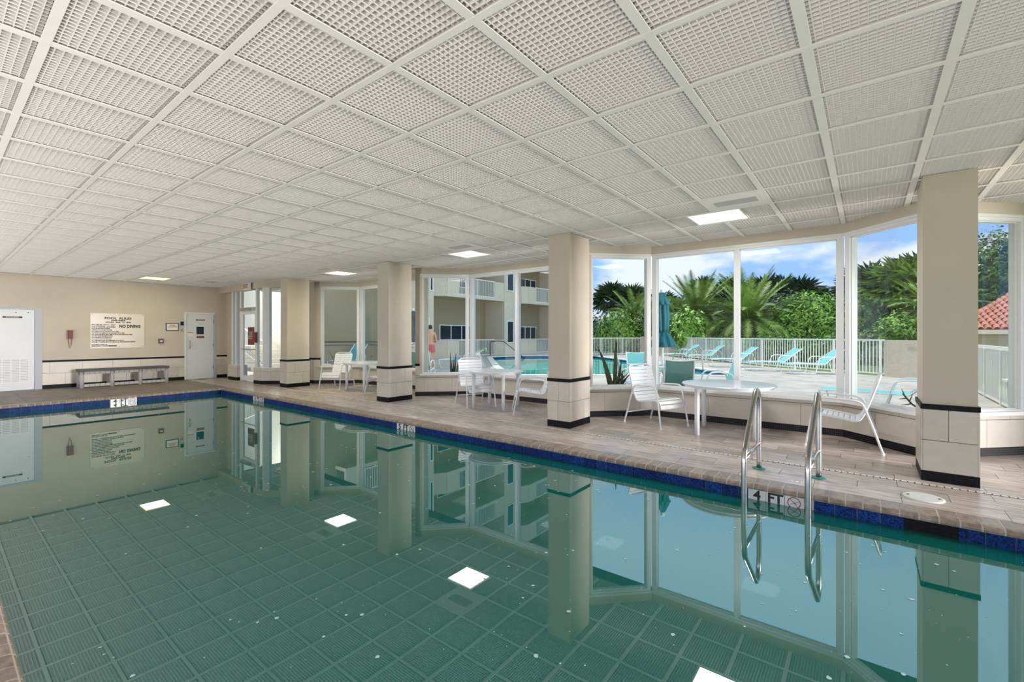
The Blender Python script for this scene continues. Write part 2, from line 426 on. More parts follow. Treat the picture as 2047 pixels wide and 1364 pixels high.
marker('depth_marker', 'five feet depth marker tile at the waterline near the second pillar table', (-5.77, YR+.002, -.10), 0, ('5', 'FT'))
marker('depth_marker', 'dim depth marker tile at the waterline near the pool corner by the glass door', (-11.0, YR+.002, -.10), 0, ('4', 'FT'))
marker('depth_marker', 'white depth marker tile in the blue band in front of the bench', (XW-.002, 2.73, -.10), R(90), ('4', 'FT'), .46)

# ------------------------------------------------------------------ ceiling
ceil = struct('ceiling', 'white eggcrate louvre ceiling on a square metal grid', cat='ceiling')
MB().box(-17.2, 5.2, -2.9, 8.4, CZ+.22, CZ+.45).build('plenum_slab', 'plenum', ceil)
def eggcrate(w_, h_, n):
    """blades run past the rim blade to the tee, so a narrow dark gap stays open along each edge"""
    m = MB(); z0, z1 = .0, .034; t = .0021; hw, hh = w_/2+.012, h_/2+.012
    n2 = max(1, round(n*h_/w_))
    for k in range(n+1):
        x = -w_/2+.010+(w_-.02)*k/n; m.box(x-t, x+t, -hh, hh, z0, z1)
    for k in range(n2+1):
        y = -h_/2+.010+(h_-.02)*k/n2; m.box(-hw, hw, y-t, y+t, z0+.0005, z1)
    return m
egg = eggcrate(.548, .548, 15).mesh('ceiling_panel', 'louvre_white')
egg_far = eggcrate(.548, .548, 15).mesh('ceiling_panel', 'louvre_white')
GX = lambda i: -2.704+S_*i
GY = lambda j: .991+S_*j
lights = [(-1.5, 5.905), (-5.84, 5.905), (-10.1, 5.905), (-14.9, 3.45)]      # fixture centre x, lower y edge
vents = [(GX(2)+S_/2, GY(7)+S_/2), (GX(-5)+S_/2, GY(7)+S_/2), (GX(-12)+S_/2, GY(7)+S_/2), (GX(-20)+S_/2, GY(6)+S_/2)]
half = [(lx, ly) for lx, ly in lights]
def inside(x, y):   # within the room
    if x > 4.5: return False
    lim = 7.62
    return y < lim
cells = []
for i in range(-23, 11):
    for j in range(-6, 11):
        cx_, cy_ = GX(i)+S_/2, GY(j)+S_/2
        if cx_ < -16.5 or cx_ > 4.6: continue
        if any(abs(cx_-vx) < .2 and abs(cy_-vy) < .2 for vx, vy in vents): continue
        hit = [l for l in half if l[1]-.05 < cy_ < l[1]+S_+.05 and abs(cx_-l[0]) < S_*.98]
        cells.append((cx_, cy_, hit))
Fx, Fy = -math.sin(R(YAW)), math.cos(R(YAW))
def vis(x, y):
    d = x*Fx+y*Fy; s = x*Fy-y*Fx
    return d > .3 and abs(s/d) < 1.3 and (CZ-1.37)/d < .85
cells.sort(key=lambda c: (0 if vis(c[0], c[1]) else 1, c[0]**2+c[1]**2))
np_ = 0; field = MB()
for cx_, cy_, hit in cells:
    if hit:
        lx = hit[0][0]
        if cx_ < lx: x0, x1 = cx_-.274, lx-.324
        else: x0, x1 = lx+.324, cx_+.274
        if x1-x0 > .05:
            eggcrate(x1-x0, .548, max(2, round(15*(x1-x0)/.548))).build('ceiling_panel', 'louvre_white', ceil, ((x0+x1)/2, cy_, CZ+.006))
        continue
    if np_ < 290 and vis(cx_, cy_):
        place('ceiling_panel', egg if cx_*cx_+cy_*cy_ < 110 else egg_far, ceil, (cx_, cy_, CZ+.006)); np_ += 1
    else:
        i0 = len(field.v); field.v += [(v.co.x+cx_, v.co.y+cy_, v.co.z+CZ+.006) for v in egg_far.vertices]; field.f += [tuple(i0+q for q in p.vertices) for p in egg_far.polygons]
field.build('ceiling_panel_field', 'louvre_white', ceil, kind='stuff')
def tee(x0, x1, y0, y1, z=0.):
    m = MB().box(x0, x1, y0, y1, CZ-.002-z, CZ+.003)
    if x1-x0 > y1-y0: m.box(x0, x1, (y0+y1)/2-.004, (y0+y1)/2+.004, CZ, CZ+.05)
    else: m.box((x0+x1)/2-.004, (x0+x1)/2+.004, y0, y1, CZ, CZ+.05)
    m.build('ceiling_tee', 'tee_white', ceil)
for i in range(-22, 11):
    x = GX(i)
    segs = [(-2.7, 7.66)]
    for lx, ly in lights:
        if abs(x-lx) < .31: segs = [(-2.7, ly-.02), (ly+S_-.02, 7.66)]
    for a, b_ in segs: tee(x-.026, x+.026, a, b_)
for j in range(-6, 11):
    y = GY(j); tee(-16.5, 4.6, y-.021, y+.021, .001)
for n_, (lx, ly) in enumerate(lights):
    lb = ['rectangular ceiling light above the table nearest the ladder', 'ceiling light panel above the middle table between second and third pillars', 'ceiling light panel between the first two pillars from the glass door', 'yellow glowing ceiling light near the back wall above the bench'][n_]
    t = thing('ceiling_light', lb, 'light', (lx, ly+.29, CZ))
    MB().box(-.315, .315, -.285, -.265, -.004, .02).box(-.315, .315, .265, .285, -.004, .02).box(-.315, -.295, -.265, .265, -.004, .02).box(.295, .315, -.265, .265, -.004, .02).build('frame', 'tee_white', t)
    MB().box(-.295, .295, -.265, .265, .002, .012).build('lens', ('light_lens', 'light_dim', 'light_lens', 'light_yellow')[n_], t)
    lamp('AREA', 'ceiling_lamp', (lx, ly+.29, CZ-.02), (0, 0, 0), (18, 16, 20, 8)[n_], ((1, .96, .9), (1, 1, .96), (1, .93, .62), (1, .90, .45))[n_], .56, .5)
for n_, (vx, vy) in enumerate(vents):
    lb = ['white ceiling air vent beside the light nearest the ladder', 'ceiling air vent beside the light over the middle table', 'ceiling air vent beside the light between the first two pillars', 'small ceiling air vent near the back wall above the white door'][n_]
    t = thing('ceiling_vent', lb, 'vent', (vx, vy, CZ))
    MB().box(-.285, .285, -.285, -.10, -.003, .01).box(-.285, .285, .10, .285, -.003, .01).box(-.285, -.22, -.10, .10, -.003, .01).box(.22, .285, -.10, .10, -.003, .01).build('plate', 'tee_white', t)
    MB().box(-.22, .22, -.10, .10, .03, .035).build('duct', 'plenum', t)
    for q in range(4):
        MB().bar((-.22, -.075+q*.05, .004), (.22, -.075+q*.05, .004), .042, .003, (0, .5, 1)).build('slat', 'plastic_grey', t)

# ------------------------------------------------------------------ columns
TH = .012
def facetiles(parent, p0, p1, nrm, rows, mt='wall_tile', name='wall_tile', thick=TH):
    """tiles on a vertical face from p0 to p1 (2d); rows: (z0, z1, [joint distances])"""
    d = Vector((p1[0]-p0[0], p1[1]-p0[1])); L_ = d.length; d.normalize(); a = math.atan2(d.y, d.x)
    for z0, z1, js in rows:
        e_ = [0]+[j for j in js if 0 < j < L_]+[L_]
        for s0, s1 in zip(e_[:-1], e_[1:]):
            if s1-s0 < .012: continue
            g = .0018; c = (s0+s1)/2
            me = boxmesh(name, s1-s0-2*g, thick, z1-z0-2*g, mt)
            place(name, me, parent, (p0[0]+d.x*c+nrm[0]*thick/2, p0[1]+d.y*c+nrm[1]*thick/2, (z0+z1)/2), a)
cols = [(.415, .785), (-3.805, -3.435), (-8.055, -7.685), (-12.285, -11.915)]
clab = ['square beige pillar nearest the ladder, tiled below a black stripe', 'square beige pillar second from the ladder, tiled base', 'square beige pillar third from the ladder, tiled base', 'square beige pillar beside the glass entrance door']
for n_, (x0, x1) in enumerate(cols):
    c = struct('column', clab[n_], cat='column'); y0, y1 = 5.79, 6.38
    MB().box(x0, x1, y0, y1, .723, CZ).build('shaft', 'wall_paint', c)
    MB().box(x0, x1, y0, y1, 0, .723).build('core', 'grout_dark', c)
    t = TH; xa, xb, ya, yb = x0-t, x1+t, y0-t, y1+t
    MB().box(xa, xb, ya, yb, 0, .094).build('base_strip', 'black_tile', c)
    MB().box(xa-.004, xb+.004, ya-.004, yb+.004, .676, .723).build('stripe', 'black_tile', c)
    W = x1-x0
    sh = n_ % 2
    facetiles(c, (x0, y0), (x1, y0), (0, -1), [(.096, .384, [] if n_ == 0 else [W*.47] if sh else []), (.386, .674, [W*.48] if not sh else [W*.5])])
    facetiles(c, (x1, ya), (x1, yb), (1, 0), [(.096, .384, [.42 if sh else .2]), (.386, .674, [.2 if sh else .42])])
    facetiles(c, (x0, ya), (x0, yb), (-1, 0), [(.096, .384, [.3]), (.386, .674, [.5])])
    facetiles(c, (x0, y1), (x1, y1), (0, 1), [(.096, .384, []), (.386, .674, [])])

# ------------------------------------------------------------------ window front
wn = [0]
ZG0, ZG1, ZF1 = .515, 2.675, 2.73
def segment(wall, p0, p1, s0=0., s1=0., mull=(), win=True, label='', post0=.07, post1=.07, thick=.14, low=True, zg0=ZG0, joint0=.2, name='window'):
    """one straight run of the front; room side is on the right of p0->p1 (towards -y)"""
    a = Vector((*p0, 0)); b_ = Vector((*p1, 0)); d = (b_-a); L_ = d.length; ang = math.atan2(d.y, d.x)
    e0 = bpy.data.objects.new('seg', None)
    def P(s, n): v = a+d.normalized()*s+Vector((-d.y, d.x, 0)).normalized()*n; return (v.x, v.y)
    def blk(s0_, s1_, n0, n1, z0, z1): return MB().obox(P(s0_, n0), P(s1_, n0), P(s1_, n1), P(s0_, n1), z0, z1)
    bpy.data.objects.remove(e0)
    nrm = Vector((d.y, -d.x, 0)).normalized()
    if low:
        blk(0, L_, 0, thick, 0, .46).build('wall_core', 'grout_dark', wall)
        blk(-.002, L_+.002, -TH-.001, 0, 0, .092).build('base_strip', 'mosaic', wall)
        js = []; x = joint0
        while x < L_: js.append(x); x += .62
        jt = []; x = joint0+.31
        while x < L_: jt.append(x); x += 1.24
        facetiles(wall, p0, p1, (nrm.x, nrm.y), [(.094, .408, js)])
        facetiles(wall, p0, p1, (nrm.x, nrm.y), [(.411, .457, jt)], name='trim_tile')
    blk(0, L_, .0, thick, ZF1, CZ+.2).build('header', 'wall_paint', wall)
    if s0 > 0:
        blk(0, s0, 0, thick, .723, ZF1).build('pier', 'wall_paint', wall); blk(0, s0, 0, thick, .46, .723).build('wall_core', 'grout_dark', wall)
        blk(-.004, s0, -TH-.004, 0, .676, .723).build('stripe', 'black_tile', wall)
        q1 = P(s0, 0); facetiles(wall, p0, q1, (nrm.x, nrm.y), [(.46, .674, [])])
    if not win: return
    wn[0] += 1
    wd = struct('window_%d' % wn[0], label, cat='window')
    f0, f1 = s0, L_-s1
    pr = .02
    blk(f0, f1, -.065, thick+.02, .462, zg0-.012).build('window_sill', 'sill_white', wd)
    blk(f0, f1, .02, thick, zg0-.012, zg0).build('frame_bottom', 'white_frame', wd)
    blk(f0, f1, .02, thick, ZG1, ZF1).build('frame_top', 'white_frame', wd)
    blk(f0, f1, -.012, .02, ZF1-.018, ZF1+.012).build('head_trim', 'sill_white', wd)
    edges = [f0]+[f0+(f1-f0)*m for m in mull]+[f1]
    blk(f0, f0+post0, .02, thick, zg0, ZG1).build('frame_side', 'white_frame', wd)
    blk(f1-post1, f1, .02, thick, zg0, ZG1).build('frame_side', 'white_frame', wd)
    for m in mull:
        s = f0+(f1-f0)*m; blk(s-.034, s+.034, .02, thick, zg0, ZG1).build('mullion', 'white_frame', wd)
    for k in range(len(edges)-1):
        g0 = edges[k]+(post0 if k == 0 else .034); g1 = edges[k+1]-(post1 if k == len(edges)-2 else .034)
        blk(g0, g1, .076, .084, zg0, ZG1).build('pane', 'glass', wd)
        gb = MB()
        for (u0, u1, v0, v1) in ((g0, g0+.012, zg0, ZG1), (g1-.012, g1, zg0, ZG1), (g0, g1, zg0, zg0+.012), (g0, g1, ZG1-.012, ZG1)):
            gb.obox(P(u0, .05), P(u1, .05), P(u1, .072), P(u0, .072), v0, v1)
        gb.build('glazing_bead', 'sill_white', wd)
    return wd
wb = struct('wall_bay', 'low tiled bay wall and header below the ceiling, bay beside the entrance', cat='wall')
segment(wb, (-12.3, 6.73), (-11.43, 7.6), s0=.17, label='angled window pane in the bay beside the entrance pillar')
segment(wb, (-11.43, 7.6), (-8.72, 7.6), mull=(.5,), label='two-pane window in the bay between the first two pillars from the door', joint0=.4)
segment(wb, (-8.72, 7.6), (-8.1, 6.98), label='narrow angled pane just left of the second bay')
wb = struct('wall_bay', 'low tiled bay wall behind the middle table', cat='wall')
segment(wb, (-8.0, 6.75), (-7.15, 7.6), s0=.10, label='angled window pane showing the man in red shorts')
segment(wb, (-7.15, 7.6), (-4.48, 7.6), mull=(.5,), label='two-pane window behind the middle table showing the balconies', joint0=.35)
segment(wb, (-4.48, 7.6), (-3.92, 7.04), label='angled pane hidden behind the second pillar from the ladder')
wb = struct('wall_bay', 'low tiled bay wall behind the table nearest the ladder', cat='wall')
segment(wb, (-3.75, 6.75), (-2.9, 7.6), label='angled window pane with a snake plant at its foot', joint0=.37, post0=.175)
segment(wb, (-2.9, 7.6), (-.25, 7.6), mull=(.5,), label='wide two-pane window showing palms and the folded parasol', joint0=.3, post0=.075, post1=.075)
segment(wb, (-.25, 7.6), (.5, 6.85), label='angled window pane left of the nearest pillar', joint0=.48)
wb = struct('wall_bay', 'low tiled bay wall right of the nearest pillar', cat='wall')
segment(wb, (.62, 6.93), (1.46, 7.77), label='angled window pane right of the nearest pillar showing the red roof', joint0=.62)
segment(wb, (1.46, 7.77), (4.6, 7.77), mull=(.5,), label='window pane at the right edge beside the nearest pillar')
pw = struct('wall_pier', 'narrow beige wall piers between the window bays', cat='wall')
for pts in ([(-12.62, 6.73), (-12.3, 6.73), (-12.2, 6.83), (-12.62, 6.9)], [(-8.1, 6.98), (-8.0, 6.75), (-7.9, 6.85), (-7.98, 7.1)], [(-3.92, 7.04), (-3.75, 6.75), (-3.65, 6.88), (-3.8, 7.15)], [(.5, 6.85), (.62, 6.93), (.55, 7.1), (.45, 6.95)]):
    MB().prism(pts, 0, CZ+.2).build('pier', 'wall_paint', pw)
MB().box(-12.62, -12.3, 6.712, 6.73, 0, .092).build('base_strip', 'black_tile', pw)
MB().box(-12.62, -12.296, 6.708, 6.73, .676, .723).build('stripe', 'black_tile', pw)
facetiles(pw, (-12.62, 6.73), (-12.3, 6.73), (0, -1), [(.094, .384, [.16]), (.386, .457, []), (.459, .674, [.16])])

# ------------------------------------------------------------------ back wall
XB = -16.5
bw = struct('wall_back', 'beige back wall with tiled lower part and black stripe', cat='wall')
D1, D2 = (-.1, 1.82), (4.87, 5.75)
def wallrun(y0, y1, z0, z1): return MB().box(XB-.15, XB, y0, y1, z0, z1)
for y0, y1 in ((D1[1], D2[0]), (D2[1], 6.55), (-2.7, D1[0])):
    wallrun(y0, y1, .723, CZ+.2).build('plaster', 'wall_paint', bw)
    wallrun(y0, y1, 0, .723).build('wall_core', 'grout_dark', bw)
    MB().box(XB, XB+TH, y0, y1, 0, .094).build('base_strip', 'black_tile', bw)
    MB().box(XB, XB+TH+.004, y0, y1, .676, .723).build('stripe', 'black_tile', bw)
    L_ = y1-y0
    facetiles(bw, (XB, y0), (XB, y1), (1, 0), [(.096, .384, [.42+.62*k for k in range(6)]), (.386, .674, [.13+.62*k for k in range(7)])])
wallrun(D1[0], D1[1], 2.05, CZ+.2).build('plaster', 'wall_paint', bw)
wallrun(D2[0], D2[1], 2.07, CZ+.2).build('plaster', 'wall_paint', bw)
# door 1 (left) with louvre
d1 = struct('door_1', 'grey-white door at the left edge with a louvred lower grille', cat='door')
MB().box(XB-.10, XB-.06, -.05, 1.68, .005, 2.0).build('leaf', 'door_paint', d1)
MB().box(XB-.12, XB+.005, 1.69, 1.82, 0, 2.05).box(XB-.12, XB+.005, -.1, 1.69, 2.0, 2.05).build('frame', 'door_grey', d1)
MB().box(XB-.062, XB-.05, .98, 1.60, .20, .80).build('grille_frame', 'white_paint', d1)
for k in range(4):
    g = MB().box(XB-.05, XB-.047, 1.0+.15*k, 1.13+.15*k, .22, .78).build('grille', 'plastic_grey', d1)
    s = MB()
    for q in range(14): s.box(XB-.047, XB-.041, 1.0+.15*k, 1.13+.15*k, .235+.04*q, .25+.04*q)
    s.build('slat_row', 'white_paint', g, kind='stuff')
MB().box(XB-.06, XB-.055, 1.15, 1.48, 1.79, 1.83).build('name_plate', 'ink', d1)
o = place('lettering', text_mesh('METER EQUIPMENT', .026, 'paper', bold=.0006), d1, (XB-.053, 1.315, 1.81), (R(90), 0, R(90)))
for y in (1.37, 1.58): MB().lathe([(.012, 0), (.012, .01), (.0, .012)], 8).build('screw', 'ink', d1, (XB-.06, y, 1.93), (0, R(90), 0))
# door 2 (white, with small window)
d2 = struct('door_2', 'white door with a small dark window and pull handle in the back wall', cat='door')
MB().box(XB-.09, XB-.045, 4.915, 5.67, .005, 2.03).build('leaf', 'door_paint', d2)
MB().box(XB-.12, XB+.008, 4.87, 4.915, 0, 2.07).box(XB-.12, XB+.008, 4.915, 5.70, 2.03, 2.07).build('frame', 'white_paint', d2)
MB().box(XB-.12, XB+.004, 5.67, 5.75, 0, 2.07).build('jamb', 'door_grey', d2)
MB().box(XB-.047, XB-.035, 5.17, 5.43, 1.36, 1.66).build('window_trim', 'white_paint', d2)
MB().box(XB-.036, XB-.031, 5.20, 5.40, 1.39, 1.63).build('window_glass', 'dark_glass', d2)
MB().box(XB-.045, XB-.040, 5.19, 5.43, 1.82, 1.86).build('name_plate', 'maroon', d2)
place('lettering', text_mesh('CHANGE ROOM', .024, 'paper'), d2, (XB-.038, 5.31, 1.84), (R(90), 0, R(90)))
MB().box(XB-.045, XB-.040, 5.21, 5.41, 1.27, 1.34).build('notice_plate', 'maroon', d2)
place('lettering', text_mesh('NO ENTRY', .03, 'paper'), d2, (XB-.038, 5.31, 1.305), (R(90), 0, R(90)))
MB().box(XB-.045, XB-.041, 4.965, 5.12, 1.33, 1.45).build('notice', 'paper', d2)
MB().box(XB-.041, XB-.039, 4.965, 5.12, 1.43, 1.46).build('notice_header', 'orange', d2)
MB().tube([(XB-.045, 5.02, .95), (XB+.005, 5.02, .97), (XB+.012, 5.02, 1.07), (XB+.005, 5.02, 1.17), (XB-.045, 5.02, 1.19)], .010, 8).build('handle', 'steel', d2, smooth=True)
for z in (.35, 1.05, 1.80): MB().tube([(XB-.03, 5.672, z-.05), (XB-.03, 5.672, z+.05)], .012, 8).build('hinge', 'ink', d2)
# wall items
def on_wall(name, label, cat, y, z): return thing(name, label, cat, (XB, y, z))
bd = on_wall('pool_rules_sign', 'large clear-edged POOL RULES board with NO DIVING lettering on the back wall', 'sign', 3.305, 1.485)
MB().box(.006, .014, -.58, .58, -.475, .48).build('board', 'acrylic', bd)
for y in (-.54, .02, .54):
    for z in (-.44, .45): MB().lathe([(.009, 0), (.009, .005)], 8).build('screw', 'ink', bd, (.014, y, z), (0, R(90), 0))
def line(t, s, y, z, al='LEFT', bold=.0, sx=1.): place('lettering', text_mesh(t, s, 'ink', al, bold, sx=sx), bd, (.0155, y, z), (R(90), 0, R(90)))
line('POOL  RULES', .085, -.0, .345, 'CENTER', .003, 1.15)
line('PLEASE OBSERVE', .04, 0, .285, 'CENTER', .003)
line('HOURS   8AM  TO  8PM', .052, 0, .235, 'CENTER', .002)
line('MAXIMUM DEPTH 5 FEET', .055, -.555, .16, bold=.001, sx=.80)
line('NO DIVING', .115, .02, .125, bold=.006, sx=.78)
for k, t in enumerate(['POOL AT YOUR RISK - NO RUNNING', 'SHOWER BEFORE ENTERING', 'OBSERVE ALL POSTED NOTICES', 'NO ANIMALS IN OR AROUND POOL AREA', 'NO FOOD OR DRINKS IN OR AROUND POOL AREA', 'NO GLASS OR BREAKABLE OBJECTS IN OR AROUND POOL AREA', 'DO NOT DIVE OR JUMP IN POOL', 'NO RUNNING OR HORSE PLAY', 'NO FLOATS OR TOYS IN POOL', 'ALL CHILDREN MUST BE SUPERVISED BY AN ADULT', 'SHOWER & CLEANSE BODY OF OILS IN ALL AREAS BEFORE ENTERING']):
    line(t, .036, -.555, .105-.0415*k, bold=.002, sx=.82)
line('BATHING LOAD: 30', .036, -.555, -.375, bold=.002); line('EMERGENCY PHONE', .036, -.555, -.415, bold=.002)
MB().box(.0145, .016, -.21, -.03, -.43, -.40).build('label_strip', 'ink', bd)
ph = on_wall('wall_phone', 'dark red emergency wall phone with hanging cord left of the rules board', 'phone', 2.33, 1.38)
MB().box(0, .04, -.065, .065, -.12, .12).build('base', 'red_plastic', ph)
MB().prism([(.04, -.05), (.075, -.04), (.075, .04), (.04, .05)], -.11, .11).build('handset', 'maroon', ph)
MB().tube([(.03, -.035, -.12), (.035, -.03, -.22), (.035, -.005, -.36), (.035, .02, -.24), (.03, .035, -.12)], .006, 6).build('cord', 'maroon', ph)
fa = on_wall('fire_alarm_pull', 'small red square fire alarm pull on the back wall right of the rules board', 'alarm', 4.28, 1.19)
MB().box(0, .05, -.06, .06, -.07, .07).build('housing', 'red_plastic', fa); MB().box(.05, .058, -.03, .03, -.02, .02).build('pull_bar', 'paper', fa)
fr = on_wall('framed_notice', 'small black framed white notice beside the white door', 'picture', 4.56, 1.61)
MB().box(0, .02, -.16, .16, -.115, .115).build('frame', 'ink', fr); MB().box(.02, .022, -.14, .14, -.095, .095).build('sheet', 'paper', fr)
MB().box(.0225, .0235, -.07, .07, .03, .065).build('header', 'orange', fr)
place('lettering', text_mesh('POOL NOTICE', .035, 'ink', bold=.001), fr, (.024, 0, 0), (R(90), 0, R(90)))
th = on_wall('thermostat', 'grey box with dark screen above the intercom beside the white door', 'thermostat', 4.80, 1.72)
MB().box(0, .035, -.06, .06, -.09, .09).build('housing', 'plastic_grey', th); MB().box(.035, .038, -.04, .045, -.06, .06).build('screen', 'dark_glass', th)
it = on_wall('intercom', 'small square intercom plate below the dark screen box', 'switch', 4.80, 1.52)
MB().box(0, .015, -.045, .045, -.055, .055).build('plate', 'plastic_grey', it)
for z in (-.025, .02): MB().box(.015, .022, -.02, .02, z-.012, z+.012).build('button', 'maroon', it)
ht = on_wall('access_hatch', 'beige hatch screwed to the tiled wall right of the bench', 'hatch', 4.55, .265)
MB().box(TH, TH+.008, -.135, .135, -.135, .135).build('cover', 'wall_tile', ht)
for y in (-.12, 0, .12):
    for z in (-.12, .12): MB().lathe([(.008, 0), (.008, .006)], 6).build('screw', 'ink', ht, (TH+.008, y, z), (0, R(90), 0))
# bench
be = thing('bench', 'long three-bay bench with dark grey seat against the back wall', 'bench', (-16.1, 3.37, 0))
MB().box(-.26, .24, -.95, .95, .42, .475).build('seat', 'bench_dark', be)
for q in range(4):
    y = -.90+.60*q
    for x in (-.2, .17):
        MB().tube([(x, y, 0), (x, y, .42)], [.045, .04], 10).build('leg', 'bench_grey', be, smooth=True)
for q in range(3):
    y0, y1 = -.86+.60*q, -.34+.60*q
    for z0, z1 in ((.03, .10), (.35, .42)):
        for s in range(5):
            a = y0+(y1-y0)*s/5; MB().box(.15, .19, a+.003, a+(y1-y0)/5-.003, z0, z1).build('rail_block', 'bench_grey', be)

# ------------------------------------------------------------------ entrance front
ew = struct('wall_entrance', 'dark beige wall and low tiled ledges around the glass entrance door', cat='wall')
def lowbox(pts, top=.46):
    MB().prism(pts, 0, top-.02).build('wall_core', 'grout_dark', ew)
    n = len(pts)
    A = sum(pts[k][0]*pts[(k+1) % n][1]-pts[(k+1) % n][0]*pts[k][1] for k in range(n)); pp = pts if A > 0 else pts[::-1]
    for k in range(n):
        p, q = pp[k], pp[(k+1) % n]; d = Vector((q[0]-p[0], q[1]-p[1])); L_ = d.length; nr = (d.y/L_, -d.x/L_)
        facetiles(ew, p, q, nr, [(.094, .35, [.25+.62*i for i in range(3)]), (.352, .438, [])])
        facetiles(ew, p, q, nr, [(.0, .092, [])], 'black_tile', 'base_strip')
    MB().prism(pts, top-.02, top+.0).build('ledge', 'sill_white', ew)
lowbox([(-15.65, 5.78), (-14.99, 5.78), (-14.99, 6.05), (-15.65, 6.05)])
lowbox([(-13.72, 5.72), (-13.30, 5.74), (-12.62, 6.38), (-12.62, 6.62), (-13.35, 6.05), (-13.72, 6.02)])
MB().box(-16.5, -15.65, 6.05, 6.2, 0, CZ+.2).build('wall_return', 'wall_paint', ew)
MB().prism([(-16.5, 5.80), (-13.30, 5.78), (-12.62, 6.42), (-12.62, 6.60), (-13.35, 5.98), (-16.5, 6.05)], 2.70, CZ+.2).build('header', 'wall_paint', ew)
ent = struct('door_3', 'glass entrance door with white frame, transom and closer bar', cat='door')
def post(x0, x1, y, z0, z1, nm='frame_post', m='white_frame', t=.07): return MB().box(x0, x1, y, y+t, z0, z1).build(nm, m, ent)
post(-15.60, -15.50, 5.85, .46, 2.7); post(-15.02, -14.88, 5.85, 0, 2.7, m='white_frame'); post(-13.80, -13.70, 5.80, .0, 2.7); post(-15.35, -15.27, 5.85, .46, 2.7)
MB().box(-14.88, -13.80, 5.82, 5.90, 2.08, 2.18).build('transom_bar', 'door_grey', ent)
MB().box(-14.75, -14.15, 5.76, 5.82, 2.08, 2.15).build('door_closer', 'steel', ent)
MB().box(-14.85, -14.70, 5.83, 5.87, .02, 2.08).box(-13.92, -13.82, 5.83, 5.87, .02, 2.08).box(-14.70, -13.92, 5.83, 5.87, .02, .17).box(-14.70, -13.92, 5.83, 5.87, 1.98, 2.08).build('leaf_frame', 'white_frame', ent)
MB().box(-14.70, -13.92, 5.845, 5.853, .17, 1.98).build('door_glass', 'glass', ent)
MB().box(-14.88, -13.80, 5.865, 5.873, 2.18, 2.7).build('transom_glass', 'glass', ent)
MB().box(-15.50, -15.02, 5.88, 5.888, .46, 2.7).build('side_glass', 'glass', ent)
MB().tube([(-14.78, 5.80, .95), (-13.86, 5.80, .95)], .013, 8).build('push_bar', 'steel', ent)
MB().box(-13.84, -13.66, 5.73, 5.79, 1.15, 1.45).build('key_reader', 'maroon', ent)
MB().box(-14.40, -13.98, 5.838, 5.843, 1.08, 1.60).build('red_notice', 'maroon', ent)
nt_ = text_mesh('NO GLASS\nNO PETS\nNO SMOKING\nIN POOL AREA', .06, 'paper'); place('lettering', nt_, ent, (-14.19, 5.835, 1.36), (R(90), 0, 0))
MB().box(-14.70, -13.90, 5.95, 6.6, 0, .012).build('door_mat', 'mat_black', ent)
sw = struct('window_side', 'tall side panes right of the glass entrance door', cat='window')
for p, q in (((-13.70, 5.84), (-13.33, 5.86)), ((-13.27, 5.92), (-12.65, 6.50))):
    d = Vector((q[0]-p[0], q[1]-p[1])).normalized(); nn = Vector((-d.y, d.x))*.006
    MB().obox(p, q, (q[0]+nn.x, q[1]+nn.y), (p[0]+nn.x, p[1]+nn.y), .46, 2.70).build('pane', 'glass', sw)
MB().prism([(-13.37, 5.80), (-13.27, 5.80), (-13.18, 5.90), (-13.25, 5.98), (-13.37, 5.90)], .46, 2.7).build('corner_post', 'white_frame', sw)
MB().prism([(-13.24, 5.87), (-13.19, 5.92), (-13.25, 6.0), (-13.3, 5.95)], .46, 2.7).build('frame_side', 'sill_white', sw)
MB().box(-12.70, -12.62, 6.45, 6.55, .46, 2.7).build('frame_side', 'white_frame', sw)
ex = thing('exit_sign', 'small exit sign with red letters above the glass door', 'sign', (-14.15, 5.70, 2.78))
MB().box(-.22, .22, -.03, .03, -.11, .09).build('housing', 'sill_white', ex)
place('lettering', text_mesh('EXIT', .17, 'ink_red', bold=.004), ex, (0, -.032, -.01), (R(90), 0, 0))
# walls out of view behind the camera, openings added to let light in
rw = struct('wall_rear', 'room wall behind the viewer with broad openings added to let light in', cat='wall')
MB().box(-16.6, 5, -2.75, -2.6, 0, .2).box(-16.6, 5, -2.75, -2.6, 2.55, CZ+.2).build('wall_rear_frame', 'wall_paint', rw)
for x in (-16.5, -12, -7.5, -3, 1.5, 4.8): MB().box(x-.1, x+.2, -2.75, -2.6, .2, 2.55).build('pier', 'wall_paint', rw)
MB().box(4.8, 5, -2.6, 0, 0, CZ+.2).box(4.8, 5, 7.2, 8, 0, CZ+.2).box(4.8, 5, 0, 7.2, 2.55, CZ+.2).build('end_wall', 'wall_paint', rw)

